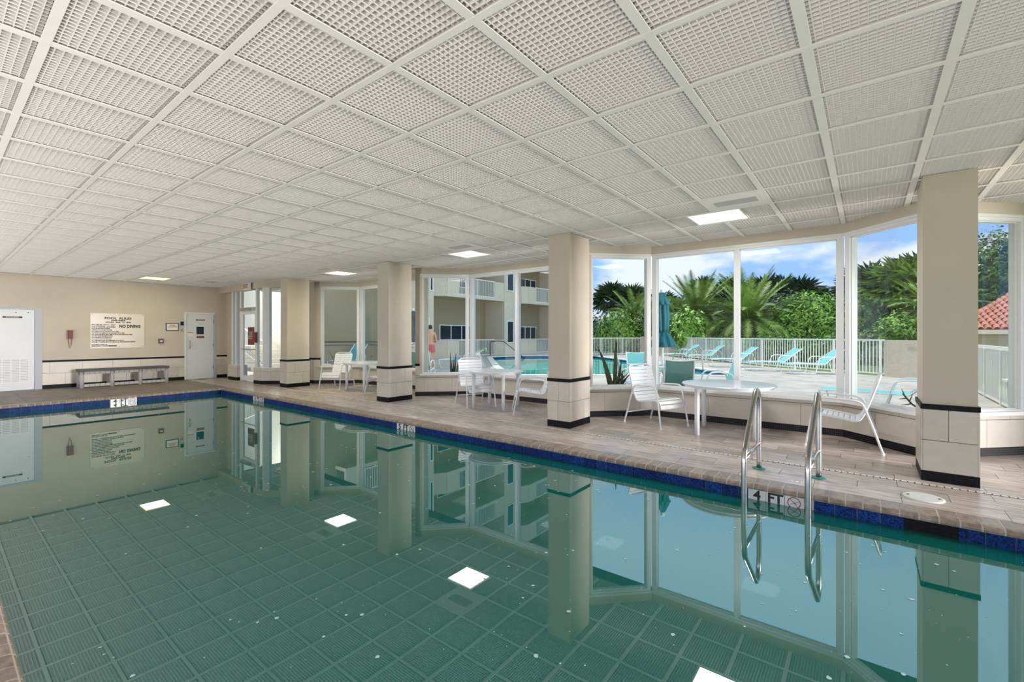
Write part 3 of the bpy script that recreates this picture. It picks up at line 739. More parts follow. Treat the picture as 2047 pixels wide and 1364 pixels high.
# ================================================================== FURNITURE
def interp(p, n=4):    # Catmull-Rom
    p = [Vector(q) for q in p]; r = []
    for i in range(len(p)-1):
        a, b_, c, d = p[max(i-1, 0)], p[i], p[i+1], p[min(i+2, len(p)-1)]
        for k in range(n):
            t = k/n; r.append(.5*((2*b_)+(c-a)*t+(2*a-5*b_+4*c-d)*t*t+(3*b_-a-3*c+d)*t**3))
    return r+[p[-1]]
def strap_chair(label):
    t = thing('strap_chair', label, 'chair', group='white strap armchairs at the round tables')
    for s in (-1, 1):
        y = .275*s
        MB().tube(interp([(.36, y*1.04, .012), (.30, y, .35), (.255, y, .53), (.235, y, .585), (.18, y, .612), (.0, y, .605), (-.13, y, .595), (-.19, y, .57), (-.225, y, .50), (-.30, y*1.0, .28), (-.385, y*1.04, .012)], 3), .0125, 8).build('arm_and_legs', 'alu_white', t, smooth=True)
        MB().tube([(.36, y*1.04, 0), (.359, y*1.04, .03)], .016, 8).build('foot_cap', 'alu_white', t)
        MB().tube([(-.385, y*1.04, 0), (-.383, y*1.04, .03)], .016, 8).build('foot_cap', 'alu_white', t)
    MB().tube([(-.335, -.28, .165), (-.335, .28, .165)], .010, 8).build('stretcher', 'alu_white', t)
    side = [(.315, .285), (.305, .335), (.27, .385), (.20, .400), (.05, .385), (-.10, .36), (-.155, .362), (-.19, .40), (-.235, .50), (-.30, .70), (-.345, .845)]
    ring = [(x, -.235, z) for x, z in side]; top = [(-.36, -.20, .885), (-.365, -.15, .90), (-.365, .15, .90), (-.36, .20, .885)]
    ring2 = interp(ring, 3)+[Vector(q) for q in top]+interp([(x, .235, z) for x, z in side], 3)[::-1]
    MB().tube(ring2, .0125, 8).build('seat_frame', 'alu_white', t, smooth=True)
    MB().tube([(.315, -.235, .285), (.315, .235, .285)], .0115, 8).build('front_rail', 'alu_white', t)
    for s in (-1, 1):
        MB().bar((.255, .275*s, .39), (.25, .235*s, .395), .016, .016).build('bracket', 'alu_white', t)
        MB().bar((-.235, .275*s, .47), (-.215, .235*s, .46), .016, .016).build('bracket', 'alu_white', t)
    pr = interp([(x, 0, z) for x, z in side], 6); ds = [0]
    for a, b_ in zip(pr[:-1], pr[1:]): ds.append(ds[-1]+(b_-a).length)
    tot = ds[-1]
    def at(d):
        for i in range(len(ds)-1):
            if ds[i+1] >= d: f = (d-ds[i])/(ds[i+1]-ds[i]); return pr[i].lerp(pr[i+1], f), (pr[i+1]-pr[i]).normalized()
        return pr[-1], (pr[-1]-pr[-2]).normalized()
    d = .03
    while d < tot+.005:
        p, tg = at(d); nn = Vector((-tg.z, 0, tg.x)); nn = nn if nn.z > 0 or nn.x > 0 else -nn
        p = p+nn*.010; a = p-tg*.024; b_ = p+tg*.024; w = .247
        m = MB(); q = nn*.003
        i = len(m.v)
        for e_ in (a, b_):
            for y in (-w, w):
                for g in (-1, 1): v = e_+q*g; m.v.append((v.x, y, v.z))
        m.f += [(0, 1, 3, 2), (4, 6, 7, 5), (0, 4, 5, 1), (2, 3, 7, 6), (0, 2, 6, 4), (1, 5, 7, 3)]
        m.build('strap', 'vinyl_white', t); d += .0575
    return t
ch = strap_chair('white strap armchair left of the table nearest the ladder, facing it')
ch.location = (-2.56, 6.90, 0); ch.rotation_euler = (0, 0, R(-23))
chairs = [((-.24, 6.96), 180, 'white strap armchair seen from its side right of the table nearest the ladder'),
          ((-6.06, 6.62), -28, 'white strap armchair left of the middle round table, its back to the window'),
          ((-4.67, 6.62), 220, 'white strap armchair right of the middle table, half behind a pillar'),
          ((-10.92, 6.60), -62, 'white strap armchair left of the far round table near the entrance pillar'),
          ((-8.98, 6.66), 205, 'white strap armchair mostly hidden behind the third pillar from the ladder')]
for (x, y), a, lb in chairs:
    copy_tree(ch, (x, y, 0), R(a), lb)
def round_table(label, x, y, r, rot, legd):
    t = thing('round_table', label, 'table', (x, y, 0), R(rot), group='white round patio tables')
    MB().lathe([(r-.02, .668), (r, .672), (r+.002, .684), (r-.006, .692), (r-.03, .693)], 48).build('tabletop', 'table_top', t, smooth=False)
    MB().lathe([(r-.035, .645), (r-.03, .668), (r-.035, .669)], 48).build('apron_ring', 'alu_white', t)
    for k in range(4):
        a = R(45+90*k); MB().tube([(legd*math.cos(a), legd*math.sin(a), 0), (legd*math.cos(a), legd*math.sin(a), .66)], .033, 12).build('leg', 'alu_white', t, smooth=True)
    return t
round_table('white round table nearest the ladder', -1.54, 6.90, .60, 8, .50)
round_table('middle white round table between the second and third pillars', -5.58, 6.68, .52, 12, .44)
round_table('far white round table beside the pillar nearest the entrance', -9.95, 6.80, .55, 6, .45)

# ladder
ld = thing('pool_ladder', 'stainless steel pool ladder rails rising from the water', 'ladder')
for x, xp in ((-.875, -.865), (-.365, -.385)):
    MB().tube(interp([(x, 5.25, .005), (x, 5.25, .40), (x, 5.245, .68), (x, 5.20, .785), (x, 5.12, .815), (x, 5.03, .77), (x*.5+xp*.5, 4.78, .56), (xp, 4.56, .38), (xp, 4.50, .30), (xp, 4.48, .15), (xp, 4.48, -.6)], 4), .024, 14).build('rail', 'steel', ld, smooth=True)
    MB().tube([(x, 5.25, .26), (xp, 4.48, .26)], .019, 12).build('brace', 'steel', ld, smooth=True)
    MB().lathe([(.062, 0), (.062, .006), (.045, .012), (.026, .016)], 20, (x, 5.25)).build('escutcheon', 'teal_rubber', ld)
for z in (-.40,): MB().box(-.865, -.385, 4.44, 4.52, z, z+.03).build('tread', 'steel', ld)
sk = thing('skimmer_lid', 'oval white skimmer lid set in the planks near the nearest pillar', 'lid', (.375, 5.16, 0))
MB().lathe([(.135, 0), (.135, .004), (.125, .008), (.02, .010)], 32).build('cover', 'skimmer', sk)
for s in (-1, 1): MB().lathe([(.01, .009), (.01, .0115)], 8, (.1*s, 0)).build('hole', 'ink', sk)
dm = thing('deck_marking', 'small blue-grey depth mark on the planks by the ladder', 'marking', (-.52, 4.99, .0))
place('lettering', text_mesh('4 FT', .06, 'white_frame'), dm, (0, 0, .001), (0, 0, 0))
dm = thing('deck_marking', 'faint white depth mark on the planks behind the five feet tile', 'marking', (-6.0, 4.99, .0))
place('lettering', text_mesh('5 FT', .14, 'paper'), dm, (0, 0, .001), (0, 0, 0))

# ================================================================== OUTSIDE
gr = MB().box(-60, 60, 8.15, 75, -.5, -.14).box(-60, 60, -60, -2.8, -.5, -.14).box(5, 60, -2.8, 8.15, -.5, -.14).build('garden_ground', 'grass', None)
gr['kind'] = 'structure'; gr['label'] = 'grass ground of the garden'; gr['category'] = 'ground'
PP = [(-9.5, 12.4), (-12.2, 14.9), (-18.4, 21.6), (-17.8, 24.3), (-14.4, 27.0), (-9.8, 22.9), (-7.1, 20.8), (-5.5, 19.3), (-4.3, 17.9), (-3.5, 16.7), (-5.3, 15.5), (-7.33, 14.05)]
def ngon(name, outer, hole, z, m, lab, cat):
    from mathutils.geometry import delaunay_2d_cdt
    vs = [Vector(p) for p in outer+(hole or [])]; n = len(outer)
    ed = [(i, (i+1) % n) for i in range(n)]+([(n+i, n+(i+1) % len(hole)) for i in range(len(hole))] if hole else [])
    v, e2, f, *_ = delaunay_2d_cdt(vs, ed, [], 1, 1e-5)
    def inp(c, poly):
        r = False; j = len(poly)-1
        for i in range(len(poly)):
            if (poly[i][1] > c[1]) != (poly[j][1] > c[1]) and c[0] < (poly[j][0]-poly[i][0])*(c[1]-poly[i][1])/(poly[j][1]-poly[i][1])+poly[i][0]: r = not r
            j = i
        return r
    ff = []
    for t in f:
        c = sum((v[i] for i in t), Vector((0, 0)))/len(t)
        if not inp(c, outer): continue
        if hole and inp(c, hole): continue
        ff.append(tuple(t))
    me = bpy.data.meshes.new(name); me.from_pydata([(p.x, p.y, z) for p in v], [], ff); me.materials.append(M[m]); me.update()
    o = place(name, me); o['kind'] = 'structure'; o['label'] = lab; o['category'] = cat; return o
deck = [(-30, 8.0), (5, 8.0), (2.0, 18.2), (1.3, 18.85), (.45, 19.5), (-3.61, 22.5), (-10.2, 29.7), (-12.4, 31.5), (-30, 34)]
ngon('patio', deck, PP, -.0, 'concrete_out', 'sunlit concrete pool patio outside the windows', 'patio')
op = ngon('outdoor_pool_water', PP, None, -.12, 'water_out', 'turquoise water of the outdoor pool', 'water')
oc = struct('outdoor_pool_rim', 'pale stone edge around the outdoor pool', cat='pool')
n = len(PP); cxp = sum(p[0] for p in PP)/n; cyp = sum(p[1] for p in PP)/n
A = sum(PP[k][0]*PP[(k+1) % n][1]-PP[(k+1) % n][0]*PP[k][1] for k in range(n)); sg = 1 if A > 0 else -1
def offs(k, w):
    a, b_, c = Vector(PP[k-1]), Vector(PP[k]), Vector(PP[(k+1) % n]); d = (c-a).normalized(); return Vector((d.y, -d.x))*sg*w+b_
for k in range(n):
    a, b_ = PP[k], PP[(k+1) % n]; c, d = offs((k+1) % n, .32), offs(k, .32)
    L_ = (Vector(b_)-Vector(a)).length; m_ = max(2, round(L_/.6))
    for q in range(m_):
        f0, f1 = q/m_+.004, (q+1)/m_-.004
        A0, A1 = Vector(a).lerp(Vector(b_), f0), Vector(a).lerp(Vector(b_), f1); B0, B1 = Vector(d).lerp(Vector(c), f0), Vector(d).lerp(Vector(c), f1)
        MB().prism([tuple(A0), tuple(A1), tuple(B1), tuple(B0)], -.02, .03).build('coping_stone', 'coping_out', oc)
    MB().prism([a, b_, tuple(Vector(b_)*.999+offs((k+1) % n, .02)*.001), tuple(offs(k, .02))], -.3, -.02).build('rim_tile', 'pool_tile', oc)
MB().box(-30, -16.62, 2, 8.05, -.2, -.002).build('entrance_paving', 'concrete_out', None, kind='structure', label='paving outside the glass entrance door', category='paving')
area_to('entrance_fill', (-17.0, 7.6, 3.7), (-.3, .6, -.8), 240, 4, .8, (1, .96, .9))  # unseen fill light added to brighten the entrance court wall
# slab added above the windows to keep sun out, outside the direct view
MB().box(-18, 5, 7.75, 8.0, CZ+.5, CZ+.8).build('sun_block_slab', 'stucco_light', None, kind='structure', label='unseen slab added above the windows to block sun', category='slab')

# ---- apartment wing: facade parallel to the y axis
XF, XR = -20.05, -21.8
bl = thing('apartment_building', 'tall beige stucco apartment wing with stacked balconies beyond the outdoor pool', 'building')
FL = [(0, 3.74)]; z = 3.74
while z < 17: FL.append((z, z+2.95)); z += 2.95
ZT = FL[-1][1]
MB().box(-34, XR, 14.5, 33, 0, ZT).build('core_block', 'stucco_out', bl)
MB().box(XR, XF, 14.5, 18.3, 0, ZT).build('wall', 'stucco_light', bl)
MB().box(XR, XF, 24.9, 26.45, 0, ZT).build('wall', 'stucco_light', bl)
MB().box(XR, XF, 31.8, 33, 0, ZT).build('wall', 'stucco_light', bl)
def window(x, y0, y1, z0, z1, n_, glassm='dark_glass'):
    f = MB(); t = .05
    f.box(x, x+.05, y0-t, y1+t, z1, z1+t).box(x, x+.05, y0-t, y1+t, z0-t, z0)
    for k in range(n_+1):
        y = y0+(y1-y0)*k/n_; f.box(x, x+.05, y-t/2, y+t/2, z0, z1)
    o = f.build('window', 'white_frame', bl)
    for k in range(n_):
        a = y0+(y1-y0)*k/n_+t/2; b_ = y0+(y1-y0)*(k+1)/n_-t/2
        MB().box(x+.005, x+.015, a, b_, z0, z1).build('pane', glassm, o)
def railing(parent, p, q, z0, z1):
    m = MB(); L_ = math.dist(p, q); n_ = int(L_/.115)
    m.bar((*p, z1), (*q, z1), .05, .05).bar((*p, z0+.03), (*q, z0+.03), .04, .04)
    for k in range(n_+1):
        f = k/n_; x, y = p[0]+(q[0]-p[0])*f, p[1]+(q[1]-p[1])*f; w = .05 if k % 15 == 0 else .022
        m.box(x-w/2, x+w/2, y-w/2, y+w/2, z0, z1)
    return m.build('railing', 'fence_white', parent, kind='stuff')
for fi, (z0, z1) in enumerate(FL):
    zb = z0 if fi else 0
    for (ya, yb, ch) in ((18.3, 24.9, 1.05), (26.45, 31.8, 1.3)):
        s1 = ya+ch; s2 = ya+ch+1.08; s3 = yb-1.0 if ya < 20 else 31.0
        m = MB()
        pl = [(XR, ya+.02), (XF-.75, ya+.02), (XF+.0, s1), (XF, yb-.02), (XR, yb-.02)]
        if fi: m.prism(pl, zb-.02, zb+.16)
        top = zb+(1.26 if fi else 1.05)
        zl = zb+.16 if fi else zb
        m.obox((XF-.75, ya+.02), (XF, s1), (XF-.12, s1+.03), (XF-.87, ya+.05), zl, top)
        m.box(XF-.12, XF, s1+.03, s2, zl, top).box(XF-.12, XF, s3, yb-.03, zl, top)
        b_ = m.build('balcony', 'stucco_light', bl)
        railing(b_, (XF-.06, s2), (XF-.06, s3), zb+(.16 if fi else .02), top)
    if fi == 0:
        window(XR, 20.4, 23.4, 1.08, 1.99, 3); window(XR, 28.2, 31.2, 1.08, 2.0, 4); window(XF, 17.15, 17.9, .9, 2.35, 1)
    else:
        window(XR, 20.2, 23.2, zb+.9, zb+2.1, 3); window(XR, 28.2, 31.2, zb+1.2, zb+2.1, 4)
        window(XF, 18.0, 18.2, zb+.25, zb+1.9, 1)
    window(XF, 25.2, 25.9, (.87 if fi == 0 else zb+.80), (2.32 if fi == 0 else zb+2.2), 1)
# nearer block of the wing
nb = thing('apartment_block', 'near textured stucco block of the apartment wing seen through the entrance bay', 'building')
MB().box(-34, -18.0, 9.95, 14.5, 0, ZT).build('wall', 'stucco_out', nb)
for z0 in (3.95, 6.9, 9.85, 12.8):
    b_ = MB().box(-18, -17.2, 10.8, 13.6, z0, z0+.15).box(-17.32, -17.2, 10.8, 11.3, z0+.15, z0+1.2).build('balcony', 'stucco_light', nb)
    railing(b_, (-17.25, 11.3), (-17.25, 13.55), z0+.2, z0+1.15)
MB().tube(interp([(-17.6, 10.0, 1.08), (-17.6, 12.4, 1.06), (-17.6, 12.9, 1.02), (-17.6, 13.05, .8), (-17.6, 13.1, .0)], 3), .02, 8).tube([(-17.6, 10.0, .95), (-17.6, 12.4, .93), (-17.6, 12.8, .88)], .018, 8).build('handrail', 'black_metal', nb)
eb = thing('entrance_court_wall', 'bright cream wall outside the glass entrance door', 'wall')
MB().box(-30, -17.9, 8.9, 9.95, 0, 9).build('wall', 'stucco_cream', eb)
MB().box(-30, -17.9, 8.86, 8.9, .66, .71).build('stripe', 'black_tile', eb)
MB().box(-23.6, -23.2, 8.84, 8.9, .6, 3.5).build('wall_opening', 'dark_glass', eb)
stw = thing('outdoor_stair', 'pale outdoor steps with a white sloping railing beyond the entrance side pane', 'stairs', (-17.9, 7.6, 0))
for k in range(6): MB().box(-.9+.0, .9, .0, 1.0, .0+.16*k*0, .16).build('step', 'stucco_cream', stw, (-.28*k+.3, 0, 0)) if k == 0 else MB().box(-.9-.28*k, .9-.30*k, 0, 1.0, .16*k, .16*k+.15).build('step', 'stucco_cream', stw)
MB().tube([(-1.6, -.02, 1.75), (.9, -.02, 1.0)], .025, 6).tube([(-1.6, -.02, .85), (.9, -.02, .12)], .02, 6).build('handrail', 'fence_white', stw)
for k in range(18):
    x = -1.6+2.5*k/17; za = 1.75-.75*k/17; MB().tube([(x, -.02, za-.88), (x, -.02, za)], .012, 5).build('baluster', 'fence_white', stw)

# ---- fences
def fence(label, pts, h, z0=.06, post_every=14, parentname='pool_fence', sp=.115, m='fence_white'):
    t = thing(parentname, label, 'fence')
    for p, q in zip(pts[:-1], pts[1:]):
        L_ = math.dist(p, q); n_ = int(L_/sp)
        MB().bar((*p, h), (*q, h), .06, .05).build('top_rail', m, t); MB().bar((*p, z0+.03), (*q, z0+.03), .035, .04).build('bottom_rail', m, t)
        bm = boxmesh('picket', .024, .024, h-z0-.02, m); pm = boxmesh('fence_post', .065, .065, h, m)
        for k in range(n_+1):
            f = k/n_; x, y = p[0]+(q[0]-p[0])*f, p[1]+(q[1]-p[1])*f; a = math.atan2(q[1]-p[1], q[0]-p[0])
            if k % post_every == 0: place('fence_post', pm, t, (x, y, h/2), a)
            else: place('picket', bm, t, (x, y, z0+(h-z0)/2-.01), a)
    return t
fence('white picket fence behind the row of aqua loungers', [(-10.2, 29.6), (-3.61, 22.4), (.45, 19.5)], 1.20)
fence('white picket fence section left of the beige garden wall', [(-15.2, 26.8), (-12.5, 30.6)], 1.16)
t = thing('garden_wall', 'beige low wall between two fence sections behind the folded parasol', 'wall'); MB().obox((-12.5, 30.6), (-10.2, 29.6), (-10.1, 29.9), (-12.4, 30.9), 0, 1.26).build('wall', 'stucco_light', t)
t = thing('garden_wall', 'beige low wall right of the fence, seen left of the nearest pillar', 'wall'); MB().obox((.46, 19.47), (2.1, 18.0), (2.3, 18.2), (.66, 19.67), 0, 1.20).build('wall', 'stucco_light', t)
MB().obox((.93, 19.02), (1.13, 18.84), (1.12, 18.82), (.92, 19.0), 1.10, 1.13).build('wall_light', 'plastic_grey', t)
t = fence('white close-slatted gate fence seen right of the nearest pillar', [(2.05, 15.8), (2.05, 8.2)], 1.12, .03, 22, 'gate_fence', .07)
MB().box(1.98, 2.04, 11.9, 12.3, .52, .56).build('latch', 'fence_white', t)
MB().box(2.10, 2.13, 8.2, 15.8, .0, 1.08).build('privacy_panel', 'stucco_light', t)

# ---- loungers and outdoor chairs
def lounger(label, m='sling_aqua', back=.50, group=None):
    t = thing('sun_lounger', label, 'sun lounger', group=group)      # feet at -x, head at +x
    for s in (-1, 1):
        y = .30*s
        MB().tube(interp([(-1.0, y, .34), (-.5, y, .36), (.1, y, .35), (.30, y, .35)], 2), .014, 6).build('side_rail', 'alu_white', t)
        MB().tube(interp([(.28, y, .35), (.6, y, .35+back*.55), (.92, y, .35+back)], 2), .014, 6).build('back_rail', 'alu_white', t)
        MB().tube(interp([(-.05, y*1.05, .02), (.08, y*1.05, .50), (.16, y*1.05, .58), (.30, y*1.05, .60), (.62, y*1.05, .58), (.72, y*1.05, .50), (.86, y*1.05, .02)], 3), .014, 6).build('arm_loop', 'alu_white', t)
        MB().tube(interp([(-.98, y, .34), (-.90, y, .06), (-.80, y, .02), (-.05, y, .02)], 3), .013, 6).build('leg', 'alu_white', t)
    m_ = MB().box(-1.0, .30, -.285, .285, .345, .355).build('seat_sling', m, t)
    MB().obox((0, 0), (0, 0), (0, 0), (0, 0), 0, 0)
    mm = MB(); a, b_ = Vector((.30, 0, .35)), Vector((.92, 0, .35+back))
    mm.bar(a, b_, .57, .008).build('back_sling', m, t)
    return t
lp = lounger('aqua sling lounger nearest the right end of the fence row')
lp.location = (-1.55, 19.35, 0); lp.rotation_euler = (0, 0, R(33))
for (x, y, a, lb) in [(-2.85, 19.95, 33, 'aqua sling lounger second from the right end of the fence row'),
                      (-4.55, 21.3, 33, 'aqua sling lounger just right of the window mullion by the fence'),
                      (-6.55, 24.3, 33, 'aqua sling lounger with raised back left of the window mullion'),
                      (-8.0, 25.2, 33, 'farthest aqua sling lounger at the left end of the fence row')]:
    copy_tree(lp, (x, y, 0), R(a), lb)
copy_tree(lp, (.30, 10.45, 0), R(-6), 'aqua sling lounger just outside the pane left of the nearest pillar')
lb_ = lounger('dark teal lounger with raised back against the stucco block', 'sling_blue', .62); lb_.location = (-16.6, 10.55, 0); lb_.rotation_euler = (0, 0, R(115))
lw = lounger('white-framed lounger with towels on it beside the man in red shorts', 'alu_white', .42)
LX, LY = Fx*19.2+Fy*(926-1023.5)/912.4*19.2, Fy*19.2-Fx*(926-1023.5)/912.4*19.2
lw.location = (LX, LY, 0); lw.rotation_euler = (0, 0, R(38))
def towel(label, lo, pts, w, m):
    mm = MB(); P = interp(pts, 4); rr_ = random.Random(2)
    for k in range(len(P)-1):
        for q in range(6):
            y0, y1 = -w/2+w*q/6, -w/2+w*(q+1)/6; f = lambda y, kk: .02*math.sin(kk*1.3+y*9)
            a, b_ = P[k], P[k+1]
            mm.quad((a.x, y0, a.z+f(y0, k)), (b_.x, y0, b_.z+f(y0, k+1)), (b_.x, y1, b_.z+f(y1, k+1)), (a.x, y1, a.z+f(y1, k)))
    o = mm.build('towel', m, None); o['label'] = label; o['category'] = 'towel'; o.location = lo[0]; o.rotation_euler = (0, 0, lo[1])
    s = o.modifiers.new('s', 'SOLIDIFY'); s.thickness = .012; return o
towel('turquoise towel hanging over the seat of the white-framed lounger', ((LX, LY, .012), R(38)), [(-.42, 0, .20), (-.38, 0, .37), (-.1, 0, .375), (.28, 0, .375)], .66, 'towel_blue')
towel('blue and green towel thrown over the raised lounger head', ((LX, LY, .012), R(38)), [(.32, 0, .385), (.6, 0, .575), (.92, 0, .80), (1.0, 0, .66)], .66, 'towel_multi')
def sling_chair(label, m='sling_green'):
    t = thing('sling_chair', label, 'chair')
    for s in (-1, 1):
        y = .28*s
        MB().tube(interp([(.30, y, .0), (.27, y, .45), (.22, y, .60), (.10, y, .64), (-.14, y, .62), (-.22, y, .5), (-.30, y, .0)], 3), .016, 6).build('arm_and_legs', 'alu_white', t, smooth=True)
        MB().tube(interp([(.26, y*.92, .40), (-.14, y*.92, .37), (-.24, y*.92, .55), (-.36, y*.92, .92)], 3), .014, 6).build('side_rail', 'alu_white', t, smooth=True)
    MB().tube([(-.36, -.257, .92), (-.37, -.1, .90), (-.37, .1, .90), (-.36, .257, .92)], .014, 6).build('top_rail', 'alu_white', t)
    P = interp([(.26, 0, .40), (-.13, 0, .375), (-.24, 0, .56), (-.355, 0, .90)], 4); mm = MB()
    for a, b_ in zip(P[:-1], P[1:]): mm.bar(a, b_, .50, .006)
    mm.build('sling', m, t); return t
c1 = sling_chair('green sling patio chair right outside the window, seen from behind'); c1.location = (-2.86, 8.75, 0); c1.rotation_euler = (0, 0, R(118))
c2 = sling_chair('aqua sling patio chair in profile right of the parasol table', 'sling_aqua'); c2.location = (-2.35, 9.75, 0); c2.rotation_euler = (0, 0, R(205))
copy_tree(c2, (-4.50, 11.05, 0), R(-50), 'aqua sling patio chair at the far side of the parasol table')
copy_tree(c2, (-3.92, 9.22, 0), R(32), 'aqua sling patio chair left of the parasol table, behind the strap chair')
ot = round_table('outdoor round patio table under the folded teal parasol', -3.62, 10.15, .55, 0, .4); del ot['group']
def parasol(label, x, y, m, s=1., tilt=0):
    t = thing('parasol', label, 'parasol', (x, y, 0))
    MB().tube([(0, 0, 0), (0, 0, 2.36*s)], .022, 10).build('pole', 'alu_white', t)
    MB().lathe([(.24, 0), (.24, .05), (.06, .09), (.04, .3)], 16).build('base', 'bench_grey', t)
    MB().lathe([(.03, 2.30*s), (.045, 2.33*s), (.045, 2.39*s), (.02, 2.42*s)], 12).build('finial', 'white_paint', t)
    f = lambda a, r, z: r*(1+.20*math.sin(a*8+z*1.5))
    MB().lathe([(.10, 1.42*s), (.125, 1.5*s), (.135, 1.8*s), (.115, 2.05*s), (.06, 2.26*s)], 48, f=f).build('canopy', m, t, smooth=True)
    MB().lathe([(.285, 1.10*s), (.23, 1.22*s), (.155, 1.36*s), (.105, 1.42*s), (.10, 1.44*s)], 64, f=lambda a, r, z: r*(1+.16*math.sin(a*10))).build('canopy_skirt', m, t, smooth=True)
    MB().lathe([(.165, 2.04*s), (.13, 2.12*s), (.05, 2.31*s), (.03, 2.33*s)], 48, f=lambda a, r, z: r*(1+.14*math.sin(a*8))).build('vent_cap', m, t, smooth=True)
    MB().lathe([(.108, 1.41*s), (.112, 1.44*s)], 24).build('tie_strap', 'canopy_dark', t)
    return t
parasol('folded teal parasol standing at the outdoor table behind the wide window', -3.62, 10.15, 'canopy_teal')
parasol('folded dark green parasol seen in the gap between the bays', -14.1, 11.8, 'canopy_dark', 1.0)
c3 = sling_chair('pale green sling chair below the dark green parasol'); c3.location = (-10.05, 8.75, 0); c3.rotation_euler = (0, 0, R(125))
bb = thing('beach_ball', 'small black and white striped ball behind the parasol gap', 'ball', (-10.42, 8.62, 1.06))
MB().lathe([(.005, -.09), (.05, -.075), (.08, -.045), (.09, 0), (.08, .045), (.05, .075), (.005, .09)], 14).build('shell', 'stripe_ball', bb, smooth=True)
for zz in (-.045, 0.0, .045): MB().lathe([(.082, zz-.012), (.0925, zz), (.082, zz+.012)], 14).build('stripe', 'ink', bb)
MB().tube([(0, 0, -.08), (0, 0, -1.06)], .02, 6).build('stand', 'black_metal', bb)
hr = thing('pool_handrail', 'pair of arched steel handrails at the outdoor pool near the loungers', 'handrail', (-5.5, 18.6, 0), R(-40))
for y in (-.3, .3): MB().tube(interp([(-.9, y, .0), (-.7, y, .55), (-.25, y, .82), (.1, y, .85), (.28, y, .75), (.33, y, .0)], 4), .022, 8).build('rail', 'steel', hr, smooth=True)
hr = thing('pool_handrail', 'dark handrail sloping into the far corner of the outdoor pool', 'handrail', (-19.1, 23.1, 0), R(10))
MB().tube(interp([(-.6, 0, 0), (-.6, 0, .8), (-.4, 0, .95), (.3, 0, .95), (.6, 0, .8), (1.9, 0, -.1)], 4), .03, 8).build('rail', 'black_metal', hr, smooth=True)

# ---- person (back to the viewer)
pt = thing('person', 'man in red patterned swim shorts standing with his back turned on the patio', 'person', (-14.93, 13.42, 0), R(40))
def skinned(name, V_, E_, Rr, m, parent, root=0, sub=2):
    me = bpy.data.meshes.new(name); me.from_pydata(V_, E_, []); o = place(name, me, parent)
    sm = o.modifiers.new('skin', 'SKIN'); sm.use_smooth_shade = True
    ss = o.modifiers.new('sub', 'SUBSURF'); ss.levels = ss.render_levels = sub
    if not me.skin_vertices: me.skin_vertices.new()
    for i, r in enumerate(Rr):
        rr_ = r if isinstance(r, tuple) else (r, r)
        me.skin_vertices[0].data[i].radius = rr_
        me.skin_vertices[0].data[i].use_root = (i == root)
    bpy.context.view_layer.update(); dg = bpy.context.evaluated_depsgraph_get()
    nm = bpy.data.meshes.new_from_object(o.evaluated_get(dg)); o.modifiers.clear(); o.data = nm; nm.materials.clear(); nm.materials.append(M[m])
    nm.polygons.foreach_set('use_smooth', [True]*len(nm.polygons)); return o
V_ = [(0, 0, .98), (0, -.01, 1.12), (0, -.02, 1.28), (0, -.02, 1.42), (0, -.01, 1.50), (0, .01, 1.57), (0, .03, 1.66), (0, .03, 1.74)]
E_ = [(0, 1), (1, 2), (2, 3), (3, 4), (4, 5), (5, 6), (6, 7)]
Rr = [(.165, .12), (.15, .11), (.17, .12), (.175, .11), (.09, .075), (.058, .058), (.080, .095), (.062, .07)]
def add(pts, rs, at_):
    p = at_
    for q, r in zip(pts, rs): V_.append(q); Rr.append(r); E_.append((p, len(V_)-1)); p = len(V_)-1
    return p
for s in (-1, 1):
    add([(.095*s, 0, .90), (.11*s, .005, .70), (.115*s, .01, .50), (.12*s, -.01, .32), (.125*s, -.02, .10), (.13*s, .02, .045), (.14*s, .13, .025)], [.098, .085, .058, .060, .040, (.042, .036), (.04, .022)], 0)
    h = add([(.19*s, -.01, 1.44), (.235*s, -.01, 1.32), (.27*s, -.01, 1.12), (.22*s, .14, 1.06), (.12*s, .24, 1.10), (.07*s, .26, 1.12)], [.068, .056, .044, .040, .028, (.035, .020)], 3)
    for k in range(4): add([(.03*s-.004*k*s, .275, 1.145-.02*k), (.0*s, .265, 1.15-.022*k)], [.010, .008], h)
    add([(.06*s, .25, 1.17)], [.011], h)
skinned('body', V_, E_, Rr, 'skin', pt)
MB().lathe([(.01, -.02), (.07, -.01), (.088, .05), (.088, .10), (.06, .15), (.01, .17)], 16, f=lambda a, r, z: r*(1+.08*math.sin(a*7+z*30))).build('hair', 'hair', pt, (0, .005, 1.645), smooth=True)
for s in (-1, 1): MB().lathe([(.012, -.03), (.02, 0), (.012, .03)], 8).build('ear', 'skin', pt, (.082*s, .03, 1.66), smooth=True)
SV = [(0, 0, 1.03), (0, 0, .95)]; SE = [(0, 1)]; SR = [(.178, .130), (.185, .14)]
for s in (-1, 1):
    SV += [(.10*s, 0, .85), (.115*s, .0, .70), (.118*s, 0, .60)]; i = len(SV); SE += [(1, i-3), (i-3, i-2), (i-2, i-1)]; SR += [.118, .115, .118]
skinned('swim_shorts', SV, SE, SR, 'shorts_red', pt, 1)

